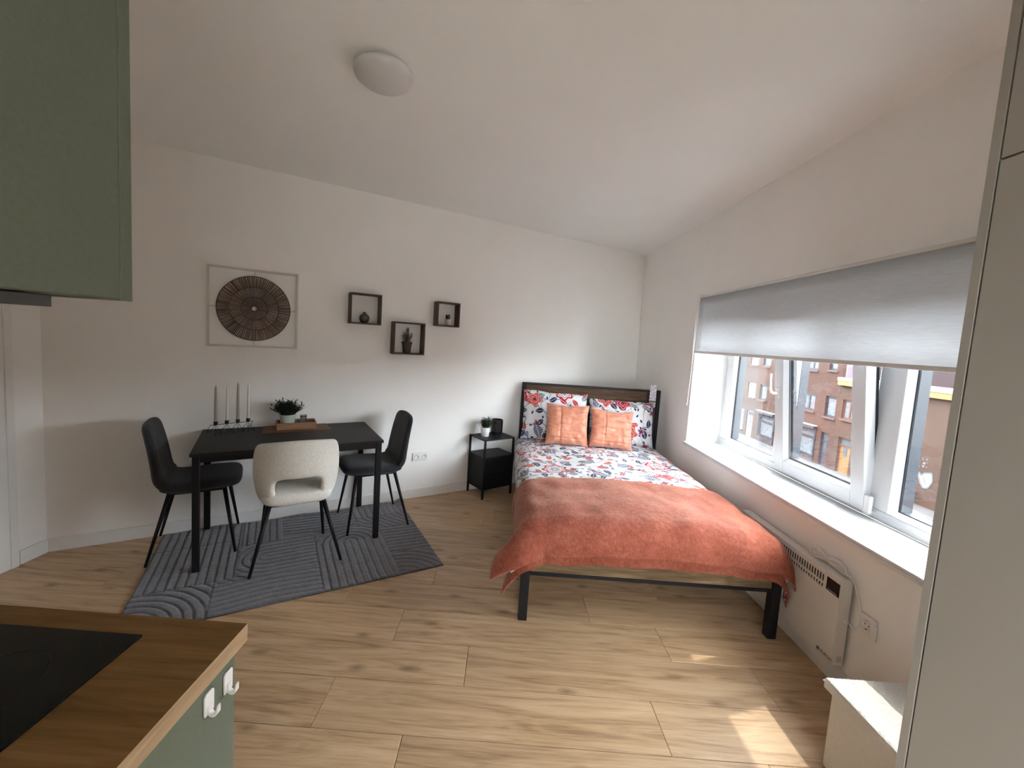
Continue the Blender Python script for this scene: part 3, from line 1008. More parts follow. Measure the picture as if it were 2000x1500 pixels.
for nm, ra, rb, n, w0, w1, yy in (('inner_spokes', 0.020, 0.086, 60, 0.0016, 0.0060, -0.020), ('middle_spokes', 0.084, 0.160, 84, 0.0046, 0.0085, -0.016), ('outer_spokes', 0.158, 0.236, 116, 0.0066, 0.0095, -0.020)):
    b = MB()
    for k in range(n):
        a = 2 * PI * k / n + rg.uniform(-0.008, 0.008)
        c, s = math.cos(a), math.sin(a)
        dy = rg.uniform(-0.003, 0.003)
        b.bar((c * ra, yy + dy, s * ra), (c * rb, yy + dy + rg.uniform(-0.002, 0.002), s * rb), w0 * rg.uniform(0.8, 1.05), 0.004, (0, 1, 0), w1 * rg.uniform(0.7, 0.98), mi=k % 2 if rg.random() < 0.6 else 0)
    o = b.build(nm, [M['rope'], M['rope2']], art)
    o['kind'] = 'stuff'
for r, w in ((0.020, 0.0035), (0.085, 0.0028), (0.159, 0.0032), (0.237, 0.0034)):
    MB().tube([(r * math.cos(2 * PI * k / 64), -0.020, r * math.sin(2 * PI * k / 64)) for k in range(64)], w, 6, closed=True).build('ring', M['rope'], art, smooth=True)

# ------------------------------------------------------------------ box shelves
def box_shelf(s0, s1, z0, z1, label):
    th = 0.0125
    e = empty('box_shelf', W((s0 + s1) / 2, 0.0005, z0), TH, label, 'shelf', 'square box shelves on the wall')
    w, h = (s1 - s0) / 2, z1 - z0
    y0, y1 = -0.10, -0.0005
    MB().box(-w, w, y0, y1, 0, th).build('bottom_board', M['box_wood'], e, bevel=0.001, seg=1)
    MB().box(-w, w, y0, y1, h - th, h).build('top_board', M['box_wood'], e, bevel=0.001, seg=1)
    MB().box(-w, -w + th, y0, y1, th, h - th).build('side_board', M['box_wood'], e, bevel=0.001, seg=1)
    MB().box(w - th, w, y0, y1, th, h - th).build('side_board', M['box_wood'], e, bevel=0.001, seg=1)
    return z0 + th
za = box_shelf(0.619, 0.874, 1.597, 1.850, 'dark wooden box shelf holding the round glass vase')
zb_ = box_shelf(0.984, 1.267, 1.357, 1.640, 'dark wooden box shelf holding the lavender, lowest of the three')
zc_ = box_shelf(1.374, 1.598, 1.627, 1.850, 'small dark wooden box shelf holding the tiny cactus')
M['smoke_glass'] = plain('smoky_glass', (0.095, 0.082, 0.062), 0.12, 0, 0.2, 20, 0, 0.8)
v = empty('vase', W(0.743, 0.052, za + 0.0003), TH, 'small round smoky vase with a narrow neck in the box shelf', 'vase')
MB().lathe([(0.018, 0), (0.030, 0.006), (0.040, 0.025), (0.0425, 0.042), (0.036, 0.060), (0.022, 0.072), (0.014, 0.076), (0.0135, 0.084), (0.018, 0.088), (0.016, 0.088), (0.011, 0.083), (0.011, 0.074)], 28).build('vase_body', M['smoke_glass'], v, smooth=True)
lv = empty('potted_plant', W(1.118, 0.052, zb_ + 0.0003), TH, 'lavender in a small brown pot inside the box shelf', 'plant')
M['brown_pot'] = plain('brown_pot', (0.060, 0.038, 0.028), 0.6, 0, 0.15, 40, 0.2)
pot(lv, [(0.030, 0), (0.033, 0.003), (0.042, 0.078), (0.046, 0.080), (0.0475, 0.098), (0.0445, 0.099), (0.041, 0.09)], M['brown_pot'], 0.041, 0.090)
leafy(MB(), 34, 0.028, 0.11, 0.045, 0.042, 0.003, 9, 4, 0.088, 0.05).build('foliage', M['leaf_mid'], lv)
M['lavender'] = plain('lavender_bloom', (0.085, 0.06, 0.095), 0.8, 0, 0.3, 200)
rg = random.Random(4)
b = MB()
b2 = MB()
for k in range(10):
    a = rg.uniform(0, 2 * PI)
    o_ = rg.uniform(0.01, 0.055)
    tip = Vector((math.cos(a) * o_, math.sin(a) * o_ * 0.6, 0.255 - o_ * 0.9 - rg.uniform(0, 0.045)))
    p0 = Vector((math.cos(a) * 0.015, math.sin(a) * 0.015, 0.088))
    b2.tube([p0, (p0 + tip) / 2 + Vector((0, 0, 0.01)), tip], 0.0009, 5)
    d = (tip - p0).normalized()
    b.tube([tip - d * 0.030, tip - d * 0.022, tip - d * 0.008, tip], 0.0032, 6, 0.0016)
b2.build('flower_stems', M['leaf_mid'], lv)
b.build('flower_spikes', M['lavender'], lv)
ct = empty('cactus', W(1.498, 0.052, zc_ + 0.0003), TH, 'tiny dark cactus in a white pot inside the small box shelf', 'plant')
M['cream_pot'] = plain('cream_ceramic', (0.62, 0.57, 0.50), 0.5, 0, 0.03)
pot(ct, [(0.022, 0), (0.0245, 0.002), (0.0285, 0.056), (0.0265, 0.057), (0.025, 0.05)], M['cream_pot'], 0.025, 0.050)
M['cactus'] = plain('cactus_skin', (0.022, 0.026, 0.020), 0.7, 0, 0.3, 120)
b = MB()
for x, y, h, r in ((-0.013, 0.002, 0.050, 0.009), (0.001, -0.006, 0.046, 0.009), (0.014, 0.003, 0.052, 0.009), (0.0, 0.010, 0.040, 0.009)):
    vs0 = len(b.v)
    b.lathe([(r * 0.8, 0), (r, 0.01), (r * 1.05, h * 0.7), (r * 0.7, h * 0.94), (0.001, h)], 12, (x, y, 0.051))
b.build('stems', M['cactus'], ct, smooth=True)

# ------------------------------------------------------------------ double socket
M['socket_dark'] = plain('socket_contact', (0.18, 0.17, 0.16), 0.6)  # dark grey colour of the outlet contacts
def socket(n, w, h, label, loc, rz, cat='socket'):
    e = empty('wall_socket', loc, rz, label, cat)
    MB().box(-w * n / 2, w * n / 2, -0.011, -0.0005, -h / 2, h / 2).build('cover_plate', M['white_plastic'], e, bevel=0.003)
    for k in range(n):
        cx = (k - (n - 1) / 2) * w
        b = MB()
        pr = [(0.0245, 0), (0.0245, 0.006), (0.0205, 0.006), (0.0195, 0.0006), (0.001, 0.0006)]
        b.lathe(pr, 28, cap=False)
        b.xf(Matrix.Translation((cx, -0.0112, 0)) @ Matrix.Rotation(PI / 2, 4, 'X'))
        o = b.build('outlet', M['white_plastic'], e, smooth=True)
        b = MB()
        for sx in (-1, 1):
            b.tube([(cx + sx * 0.0095, -0.0128, 0), (cx + sx * 0.0095, -0.0115, 0)], 0.003, 10)
        for sz in (-1, 1):
            b.box(cx - 0.003, cx + 0.003, -0.0165, -0.0115, sz * 0.0185 - 0.0012, sz * 0.0185 + 0.0012)
        b.build('contacts', M['socket_dark'], e)
    return e
socket(2, 0.074, 0.078, 'white double wall socket between the dining table and the nightstand', W(1.309, 0.0, 0.394), TH)

# ================================================================== BED
def wp(e, b, name, mat, parent=None, **kw):
    """add a part given in room coordinates under the empty e"""
    m = Matrix.Translation(e.location) @ e.rotation_euler.to_matrix().to_4x4()
    b.xf(m.inverted())
    return b.build(name, mat, parent or e, **kw)

M['rustic'] = wood('rustic_brown_board', (0.030, 0.016, 0.009), (0.080, 0.044, 0.025), (0.17, 0.105, 0.060), 1.6, 0, 0.65, 0.7, spec=0.2)
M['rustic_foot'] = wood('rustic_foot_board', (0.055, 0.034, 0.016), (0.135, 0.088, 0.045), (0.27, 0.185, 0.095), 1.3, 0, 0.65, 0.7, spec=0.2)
M['bed_fabric'] = plain('dark_headboard_panel', (0.040, 0.034, 0.036), 0.8, 0, 0.1, 60)
bed = empty('bed_frame', (0.87, 3.2, 0), 0, 'double bed frame of black metal with rustic brown headboard and foot rail', 'bed')
for x in (0.165, 1.532):
    wp(bed, MB().box(x, x + 0.048, 2.135, 2.183, 0, 0.40), 'leg', M['black_metal'], bevel=0.003)
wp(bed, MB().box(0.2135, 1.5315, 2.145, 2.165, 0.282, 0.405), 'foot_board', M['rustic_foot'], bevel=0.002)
wp(bed, MB().box(0.2135, 1.5315, 2.142, 2.172, 0.262, 0.2815), 'foot_rail', M['black_metal'], bevel=0.002)
for x in (0.172, 1.548):
    wp(bed, MB().box(x, x + 0.025, 2.184, 4.197, 0.27, 0.35), 'side_rail', M['black_metal'], bevel=0.002)
for y in (2.55, 2.9, 3.25, 3.6, 3.95):
    wp(bed, MB().box(0.198, 1.547, y, y + 0.04, 0.305, 0.325), 'slat', M['black_metal'], bevel=0.002)
for y in (2.9, 3.6):
    wp(bed, MB().box(0.85, 0.89, y, y + 0.04, 0, 0.3045), 'support_leg', M['black_metal'], bevel=0.002)
for x in (0.200, 1.600):
    wp(bed, MB().box(x, x + 0.035, 4.20, 4.24, 0, 1.112), 'headboard_post', M['black_metal'], bevel=0.006)
wp(bed, MB().box(0.2355, 1.5995, 4.20, 4.238, 1.090, 1.112), 'headboard_top_rail', M['black_metal'], bevel=0.003)
wp(bed, MB().box(0.2355, 1.5995, 4.20, 4.238, 0.958, 0.984), 'headboard_rail', M['black_metal'], bevel=0.003)
wp(bed, MB().box(0.2355, 1.499, 4.206, 4.232, 0.9845, 1.0895), 'headboard_board', M['rustic'], bevel=0.002)
wp(bed, MB().box(1.4995, 1.522, 4.20, 4.238, 0.9845, 1.0895), 'headboard_divider', M['black_metal'], bevel=0.002)
wp(bed, MB().box(1.5805, 1.5995, 4.204, 4.238, 0.9845, 1.0895), 'charging_strip', M['black_metal'], bevel=0.002)
wp(bed, MB().box(0.2355, 1.5995, 4.212, 4.228, 0.42, 0.9575), 'headboard_panel', M['bed_fabric'], bevel=0.002)

mt = MB().box(0.200, 1.545, 2.185, 4.185, 0.352, 0.530).build('mattress', plain('mattress_ticking', (0.75, 0.74, 0.72), 0.9), bevel=0.03, seg=4)
tag(mt, 'white mattress lying under the floral duvet on the bed', 'mattress')

# ------------------------------------------------------------------ floral print
def floral(name, off=(0, 0)):
    t = NT(name)
    uv0 = t.mapping(t.coord('UV'), (1, 1, 1), (off[0], off[1], 0))
    wob = t.noise(uv0, 14, 2, out=1)
    uv = t.vmath('ADD', uv0, t.vmath('SCALE', t.vmath('SUBTRACT', wob, (0.5, 0.5, 0.5)), 0.012))
    def cell(scale, rnd, shift):
        sv = t.vmath('ADD', uv, (shift, shift * 1.7, 0))
        vo = t.n('ShaderNodeTexVoronoi', voronoi_dimensions='2D')
        t.link(sv, vo.inputs['Vector'])
        vo.inputs['Scale'].default_value = scale
        vo.inputs['Randomness'].default_value = rnd
        d = t.vmath('SUBTRACT', sv, vo.outputs['Position'])
        sx = t.n('ShaderNodeSeparateXYZ')
        t.link(d, sx.inputs[0])
        sc = t.n('ShaderNodeSeparateColor')
        t.link(vo.outputs['Color'], sc.inputs[0])
        return sx.outputs[0], sx.outputs[1], sc.outputs
    def rot(x, y, a):
        c, s = t.math('COSINE', a), t.math('SINE', a)
        return (t.math('ADD', t.math('MULTIPLY', x, c), t.math('MULTIPLY', y, s)),
                t.math('SUBTRACT', t.math('MULTIPLY', y, c), t.math('MULTIPLY', x, s)))
    lt = lambda a, b: t.math('LESS_THAN', a, b)
    gt = lambda a, b: t.math('GREATER_THAN', a, b)
    mul = lambda a, b: t.math('MULTIPLY', a, b)
    def band(v, a, b):
        return mul(gt(v, a), lt(v, b))
    WHITE = (0.66, 0.655, 0.66)
    RED, CORAL, NAVY, PLUM = (0.42, 0.014, 0.022), (0.50, 0.060, 0.040), (0.022, 0.032, 0.085), (0.20, 0.02, 0.05)
    GREY = (0.20, 0.23, 0.28)
    c = WHITE
    # curling stems
    for sc_, sh in ((3.3, 0.0), (4.1, 7.3)):
        nz = t.noise(t.vmath('ADD', uv, (sh, sh, 0)), sc_, 1, 0.3)
        ln = lt(t.math('ABSOLUTE', t.math('SUBTRACT', nz, 0.5)), 0.0070)
        c = t.mix(ln, c, GREY)
    # small dots and sprigs
    x, y, rc = cell(15.0, 0.9, 3.1)
    a, b = rot(x, y, mul(rc[0], 6.283))
    e = t.math('ADD', t.math('POWER', t.math('DIVIDE', a, 0.0165), 2.0), t.math('POWER', t.math('DIVIDE', b, 0.0085), 2.0))
    c = t.mix(mul(lt(e, 1.0), gt(rc[1], 0.45)), c, NAVY)
    # leaves and buds
    x, y, rc = cell(8.2, 0.75, 1.3)
    a, b = rot(x, y, mul(rc[0], 6.283))
    an = t.math('DIVIDE', a, 0.046)
    wid = mul(t.math('SUBTRACT', 1.0, mul(an, an)), t.math('MULTIPLY_ADD', rc[2], 0.012, 0.017))
    ab = t.math('ABSOLUTE', b)
    leaf = mul(lt(ab, wid), lt(t.math('ABSOLUTE', an), 1.0))
    lc = t.mix(gt(rc[1], 0.24), CORAL, t.mix(gt(rc[1], 0.40), RED, NAVY))
    vein = t.math('MAXIMUM', lt(ab, 0.0014), mul(gt(rc[1], 0.75), gt(t.math('SINE', mul(t.math('ADD', a, mul(ab, 0.9)), 420.0)), 0.55)))
    lc = t.mix(vein, lc, WHITE)
    c = t.mix(mul(leaf, gt(rc[2], 0.10)), c, lc)
    # little four-petalled flowers
    x, y, rc = cell(5.6, 0.8, 9.7)
    r = t.math('SQRT', t.math('ADD', mul(x, x), mul(y, y)))
    th = t.math('ADD', t.math('ARCTAN2', y, x), mul(rc[0], 6.0))
    R = mul(t.math('MULTIPLY_ADD', t.math('ABSOLUTE', t.math('COSINE', mul(th, 2.0))), 0.6, 0.4), 0.040)
    q = t.math('DIVIDE', r, R)
    fl = t.mix(band(q, 0.70, 0.84), PLUM, WHITE)
    c = t.mix(mul(lt(q, 1.0), gt(rc[1], 0.42)), c, fl)
    # big blooms
    x, y, rc = cell(3.55, 0.62, 5.2)
    r = t.math('SQRT', t.math('ADD', mul(x, x), mul(y, y)))
    th = t.math('ADD', t.math('ARCTAN2', y, x), mul(rc[0], 6.0))
    R = mul(t.math('MULTIPLY_ADD', t.math('COSINE', mul(th, 7.0)), 0.11, 0.89), 0.105)
    q = t.math('DIVIDE', r, R)
    ring = t.mix(band(q, 0.80, 1.0), WHITE, RED)
    ring = t.mix(band(q, 0.60, 0.68), ring, CORAL)
    ring = t.mix(mul(lt(q, 0.42), gt(t.math('SINE', mul(th, 13.0)), -0.2)), ring, NAVY)
    ring = t.mix(lt(q, 0.12), ring, WHITE)
    selA = gt(rc[1], 0.60)
    selC = lt(rc[1], 0.30)
    c = t.mix(mul(lt(q, 1.0), selA), c, ring)
    R2 = mul(t.math('MULTIPLY_ADD', t.math('COSINE', mul(th, 5.0)), 0.16, 0.84), 0.082)
    q2 = t.math('DIVIDE', r, R2)
    rose = t.mix(gt(rc[2], 0.5), RED, CORAL)
    pet = gt(t.math('SINE', t.math('ADD', mul(q2, 17.0), mul(t.math('SINE', mul(th, 3.0)), 1.6))), 0.90)
    rose = t.mix(pet, rose, WHITE)
    rose = t.mix(lt(q2, 0.20), rose, NAVY)
    c = t.mix(mul(lt(q2, 1.0), mul(t.math('SUBTRACT', 1.0, selA), t.math('SUBTRACT', 1.0, selC))), c, rose)
    # broad navy leaves with white ribs
    la, lb = rot(x, y, mul(rc[0], 6.283))
    ln_ = t.math('DIVIDE', la, 0.078)
    lw_ = mul(t.math('SUBTRACT', 1.0, mul(ln_, ln_)), t.math('MULTIPLY_ADD', ln_, 0.012, 0.038))
    lab = t.math('ABSOLUTE', lb)
    rib = t.math('MAXIMUM', lt(lab, 0.0022), gt(t.math('SINE', mul(t.math('ADD', la, mul(lab, 0.8)), 330.0)), 0.62))
    big = t.mix(rib, NAVY, WHITE)
    c = t.mix(mul(mul(lt(lab, lw_), lt(t.math('ABSOLUTE', ln_), 1.0)), selC), c, big)
    t.set(c, 0.85, 0, 0.15, 0.15)
    t.bump(t.noise(uv0, 7, 3), 0.25, 0.02)
    return t.m
M['floral'] = floral('floral_cotton')
M['floral2'] = floral('floral_cotton_pillow', (0.37, 1.21))
M['floral3'] = floral('floral_cotton_pillow_b', (2.17, 0.63))

# ------------------------------------------------------------------ draped cloths
def draped(x0, x1, y0, y1, top, xl, xr, yf, R=0.055, nu=120, nv=110, wr=0.006, fold=0.012, seed=0.0, flare=(0.45, 0.2), crown=0.02, skip=None, yfn=None):
    """cloth sheet x0..x1, y0..y1 laid over a block whose outer faces are xl, xr, yf; what overhangs hangs down"""
    b = MB()
    uvs = []
    fl, fr_, ff = xl + R, xr - R, yf + R
    for j in range(nv + 1):
        for i in range(nu + 1):
            cx = x0 + (x1 - x0) * i / nu
            vv = j / nv
            yb = y1 + (yfn(cx) if yfn else 0)
            cy = y0 + (yb - y0) * vv
            ox = (cx - fr_) if cx > fr_ else ((cx - fl) if cx < fl else 0.0)
            oy = (cy - ff) if cy < ff else 0.0
            px, py = min(max(cx, fl), fr_), max(cy, ff)
            rho = math.hypot(ox, oy)
            n1 = noise.noise(Vector((cx * 3.1, cy * 3.1, seed)))
            n2 = noise.noise(Vector((cx * 9, cy * 7, seed + 4)))
            z = top + wr * (1.6 * n1 + 0.7 * n2)
            u_ = (px - (fl + fr_) / 2) / ((fr_ - fl) / 2)
            z += crown * (1 - u_ * u_)
            if rho > 1e-6:
                dx, dy = ox / rho, oy / rho
                if rho < R * PI / 2:
                    a = rho / R
                    h, drop = R * math.sin(a), R * (1 - math.cos(a))
                else:
                    h, drop = R, R + (rho - R * PI / 2)
                hang = max(0.0, rho - R)
                along = cy if abs(ox) > abs(oy) else cx
                h += fold * min(1, hang / 0.12) * (math.sin(along * 19 + seed) * 0.6 + noise.noise(Vector((along * 7, seed, 1))))
                cor = abs(dx * dy) * 2
                f_ = flare[0] if ox < 0 else flare[1]
                px += dx * h + (dx * f_ * hang * cor)
                py += dy * h + (dy * f_ * hang * cor)
                z -= drop * (1 - 0.12 * cor)
                if ox > 0:
                    px = min(px, xr + 0.010)
            b.v.append((px, py, z))
            uvs.append((cx, cy))
    for j in range(nv):
        for i in range(nu):
            a = j * (nu + 1) + i
            b.f.append((a, a + 1, a + nu + 2, a + nu + 1))
            b.mi.append(0)
    return b, uvs
dv, uv = draped(-0.002, 1.852, 1.985, 4.10, 0.552, 0.158, 1.592, 2.122, R=0.09, nu=130, nv=150, wr=0.009, fold=0.010, seed=1.0, crown=0.022)
duvet = dv.build('duvet', M['floral'], None, smooth=True, uvs=uv)
so = duvet.modifiers.new('thick', 'SOLIDIFY')
so.thickness = 0.012
so.offset = -1
tag(duvet, 'white duvet printed with red and navy flowers, spread over the bed', 'duvet')

t = NT('rust_fleece')
co = t.coord()
n1 = t.noise(t.mapping(co, (1, 1, 1)), 5, 4, 0.6)
n2 = t.noise(co, 38, 4, 0.65)
n3 = t.noise(t.mapping(co, (140, 30, 60)), 1.0, 2)
f = t.math('ADD', t.math('MULTIPLY', n1, 0.4), t.math('ADD', t.math('MULTIPLY', n2, 0.35), t.math('MULTIPLY', n3, 0.25)))
t.set(t.ramp(f, [(0.32, srgb(112, 56, 42)), (0.5, srgb(144, 78, 60)), (0.68, srgb(170, 106, 88))]), 0.9, 0, 0.15, 0.35)
t.b.inputs['Sheen Tint'].default_value = (1.0, 0.72, 0.58, 1)
t.b.inputs['Sheen Roughness'].default_value = 0.4
t.bump(t.math('ADD', n2, t.math('MULTIPLY', n3, 0.6)), 0.5, 0.006)
M['fleece'] = t.m
thr = empty('throw_blanket', (0.87, 2.45, 0.56), 0, 'rust orange fleece throw spread across the foot of the bed', 'blanket')
edge = lambda x: 0.035 * math.sin((x - 0.1) * 2.1) + 0.006 * math.sin(x * 13)
def thpart(b, uv, name, th=0.010):
    m = Matrix.Translation(-Vector(thr.location))
    b.xf(m)
    o = b.build(name, M['fleece'], thr, smooth=True, uvs=uv)
    s = o.modifiers.new('thick', 'SOLIDIFY')
    s.thickness = th
    s.offset = 1
    return o
b, uv = draped(-0.010, 1.748, 1.972, 2.775, 0.574, 0.136, 1.602, 2.085, R=0.13, nu=150, nv=80, wr=0.011, fold=0.010, seed=6.0, flare=(0.95, 0.25), crown=0.024, yfn=edge)
thpart(b, uv, 'upper_layer')
b, uv = draped(-0.150, 1.860, 1.945, 2.62, 0.5615, 0.160, 1.588, 2.112, R=0.115, nu=150, nv=76, wr=0.008, fold=0.006, seed=6.0, flare=(0.38, 0.2), crown=0.022)
thpart(b, uv, 'lower_layer', 0.006)

# ------------------------------------------------------------------ pillows and cushions
def pillow(name, w, h, th, mat, loc, tilt, rz=0.0, roll=0.0, seed=0.0, pinch=0.10, wr=0.01, seams=None):
    b = MB()
    uvs = []
    n = 64
    for side in (1, -1):
        for j in range(n + 1):
            for i in range(n + 1):
                u, v = i / n * 2 - 1, j / n * 2 - 1
                k = max(0.0, (1 - u ** 4)) ** 0.55 * max(0.0, (1 - v ** 4)) ** 0.55
                ed = 1 - pinch * (1 - abs(v) ** 2.2) * abs(u) ** 3
                ed2 = 1 - pinch * (1 - abs(u) ** 2.2) * abs(v) ** 3
                x, z = u * w / 2 * ed, v * h / 2 * ed2
                rad = math.atan2(v, u)
                y = -side * (th / 2 * k * (1 + 0.0) + wr * (noise.noise(Vector((x * 9, z * 9, seed + side))) + 0.5 * noise.noise(Vector((x * 22, z * 22, seed + side)))) * k ** 0.5 * 1.2)
                y += wr * 0.4 * math.sin(rad * 14 + seed) * (1 - k) * k * 2
                x += 0.006 * noise.noise(Vector((u * 3, v * 3, seed)))
                z += 0.010 * noise.noise(Vector((u * 2.5, v * 2.5, seed + 8)))
                if seams:
                    for q in seams[0]:
                        y += side * 0.008 * max(0, 1 - abs(z - q) / 0.011) * k
                    for q in seams[1]:
                        y += side * 0.008 * max(0, 1 - abs(x - q) / 0.011) * k
                b.v.append((x, y, z + h / 2))
                uvs.append((x + side * 0.0, z))
    m = (n + 1) * (n + 1)
    for s_ in (0, 1):
        for j in range(n):
            for i in range(n):
                a = s_ * m + j * (n + 1) + i
                q = (a, a + 1, a + n + 2, a + n + 1)
                b.f.append(q if s_ == 0 else q[::-1])
                b.mi.append(0)
    o = b.build(name, mat, None, smooth=True, uvs=uvs)
    wd_ = o.modifiers.new('weld', 'WELD')
    wd_.merge_threshold = 0.0006
    o.location = loc
    o.rotation_euler = (-tilt, roll, rz)
    return o
p1 = pillow('pillow', 0.66, 0.50, 0.17, M['floral2'], (0.535, 4.015, 0.557), math.radians(15), 0.0, math.radians(1.0), 1.0, 0.05, 0.012)
tag(p1, 'floral pillow at the nightstand side, leaning on the headboard', 'pillow', 'floral pillows')
p2 = pillow('pillow', 0.66, 0.46, 0.17, M['floral3'], (1.205, 4.015, 0.557), math.radians(15), 0.0, math.radians(1.5), 5.0, 0.05, 0.012)
tag(p2, 'floral pillow on the window side, leaning on the headboard', 'pillow', 'floral pillows')
t = NT('peach_satin')
co = t.coord()
n1 = t.noise(t.mapping(co, (14, 14, 26)), 1.0, 4, 0.6, 0.8)
t.set(t.ramp(n1, [(0.3, srgb(178, 106, 78)), (0.7, srgb(206, 138, 108))]), 0.45, 0, 0.4, 0.5)
t.bump(n1, 0.5, 0.012)
M['satin'] = t.m
sm = ([-0.13, -0.065, 0.0, 0.065, 0.13], [-0.07])
q1 = pillow('cushion', 0.415, 0.400, 0.12, M['satin'], (0.632, 3.79, 0.577), math.radians(14), 0.0, math.radians(1), 11.0, 0.09, 0.013, sm)
tag(q1, 'peach satin cushion in front of the pillow by the nightstand', 'cushion', 'peach cushions')
q2 = pillow('cushion', 0.415, 0.375, 0.12, M['satin'], (1.045, 3.775, 0.577), math.radians(17), 0.0, math.radians(3), 15.0, 0.09, 0.013, sm)
tag(q2, 'lower peach satin cushion, the one nearer the window', 'cushion', 'peach cushions')

# printed tag hanging over the headboard
t = NT('printed_tag')
co = t.coord()
nz = t.noise(t.mapping(co, (70, 1, 55)), 1.0, 2)
sz = t.n('ShaderNodeSeparateXYZ')
t.link(co, sz.inputs[0])
base = t.ramp(nz, [(0.40, (0.30, 0.28, 0.42)), (0.52, (0.66, 0.64, 0.66)), (0.62, (0.70, 0.68, 0.64))])
bandm = t.math('MULTIPLY', t.math('GREATER_THAN', sz.outputs[2], -0.125), t.math('LESS_THAN', sz.outputs[2], -0.108))
t.set(t.mix(bandm, base, (0.10, 0.09, 0.09)), 0.4)
M['tag'] = t.m
b = MB()
b.box(-0.033, 0.033, -0.006, -0.0045, -0.178, 0.055)
b.box(-0.033, 0.033, -0.0045, 0.046, 0.0, 0.0015)
b.box(-0.033, 0.033, 0.046, 0.0475, -0.06, 0.0015)
tg = b.build('printed_tag', M['tag'])
tg.location = (1.551, 4.1975, 1.1135)
tag(tg, 'narrow printed tag hanging on the headboard corner by the window', 'tag')

# ------------------------------------------------------------------ nightstand
NR = math.radians(38.0)
ns = empty('nightstand', (-0.133, 3.765, 0), NR, 'black metal nightstand with a shelf and closed lower box beside the bed', 'nightstand')
nw, nd_, nh = 0.362, 0.275, 0.58
q = 0.018
leg = MB().box(0, q, 0, q, 0, nh - 0.0125).build('leg', M['black_metal'], ns, bevel=0.0015, seg=1)
for x, y in ((nw - q, 0), (0, nd_ - q), (nw - q, nd_ - q)):
    c = leg.copy()
    col.objects.link(c)
    c.location = (x, y, 0)
MB().box(0, nw, 0, nd_, nh - 0.012, nh).build('top', M['black_metal'], ns, bevel=0.0015, seg=1)
MB().box(0.0005, nw - 0.0005, 0.0005, nd_ - 0.0005, 0.398, 0.406).build('shelf', M['black_metal'], ns)
MB().box(0.004, nw - 0.004, 0.012, nd_ - 0.004, 0.085, 0.3975).build('lower_box', M['black_metal'], ns)
for z in (0.095, 0.248):
    d = MB().box(0.020, nw - 0.020, 0.002, 0.0115, z, z + 0.142).build('drawer_front', M['black_metal'], ns, bevel=0.002, seg=1)
    MB().tube([(nw / 2 - 0.03, 0.001, z + 0.09), (nw / 2 + 0.03, 0.001, z + 0.09)], 0.003, 8).build('pull', M['black_metal'], d)
npos = lambda x, y, z: Vector((ns.location.x + math.cos(NR) * x - math.sin(NR) * y, ns.location.y + math.sin(NR) * x + math.cos(NR) * y, z))
M['white_pot'] = plain('white_ceramic', (0.78, 0.77, 0.75), 0.4, 0, 0.02)
sp = empty('potted_plant', npos(0.100, 0.150, nh), NR, 'small green plant in a white ribbed pot on the nightstand', 'plant')
pot(sp, [(0.036, 0), (0.039, 0.003), (0.043, 0.048), (0.0440, 0.052), (0.0475, 0.053), (0.0485, 0.090), (0.0455, 0.091), (0.044, 0.08)], M['white_pot'], 0.0435, 0.080)
leafy(MB(), 75, 0.036, 0.118, 0.060, 0.026, 0.0075, 21, 9, 0.074, 0.1).build('foliage', M['leaf_mid'], sp)
M['black_glass'] = plain('ribbed_black_glass', (0.010, 0.009, 0.009), 0.2, 0, 0.2, 30)
ln = empty('candle_lantern', npos(0.262, 0.175, nh), NR, 'black ribbed lantern standing on the nightstand', 'lantern')
b = MB()
n = 72
for (r, z) in ((0.050, 0.0), (0.0515, 0.003), (0.0515, 0.018), (0.054, 0.022), (0.0575, 0.030), (0.058, 0.145), (0.0565, 0.150), (0.053, 0.150), (0.052, 0.135)):
    for k in range(n):
        rb = r * (1 + (0.018 if (k % 3 == 0 and 0.025 < z < 0.148) else 0))
        b.v.append((rb * math.cos(2 * PI * k / n), rb * math.sin(2 * PI * k / n), z))
for i in range(8):
    for k in range(n):
        b.f.append((i * n + k, i * n + (k + 1) % n, (i + 1) * n + (k + 1) % n, (i + 1) * n + k))
        b.mi.append(0)
b.f.append(tuple(range(n - 1, -1, -1)))
b.mi.append(0)
b.build('ribbed_shade', M['black_glass'], ln)
MB().lathe([(0.030, 0.02), (0.030, 0.075), (0.001, 0.076)], 20).build('candle', M['wax_white'], ln, smooth=True)

# ================================================================== WINDOW SIDE
def text_mesh(body, size, extrude=0.0003):
    cu = bpy.data.curves.new('lettering', 'FONT')
    cu.body = body
    cu.size = size
    cu.extrude = extrude
    cu.align_x = 'CENTER'
    cu.align_y = 'CENTER'
    tmp = bpy.data.objects.new('lettering', cu)
    col.objects.link(tmp)
    bpy.context.view_layer.update()
    me = bpy.data.meshes.new_from_object(tmp.evaluated_get(bpy.context.evaluated_depsgraph_get()))
    bpy.data.objects.remove(tmp)
    return me

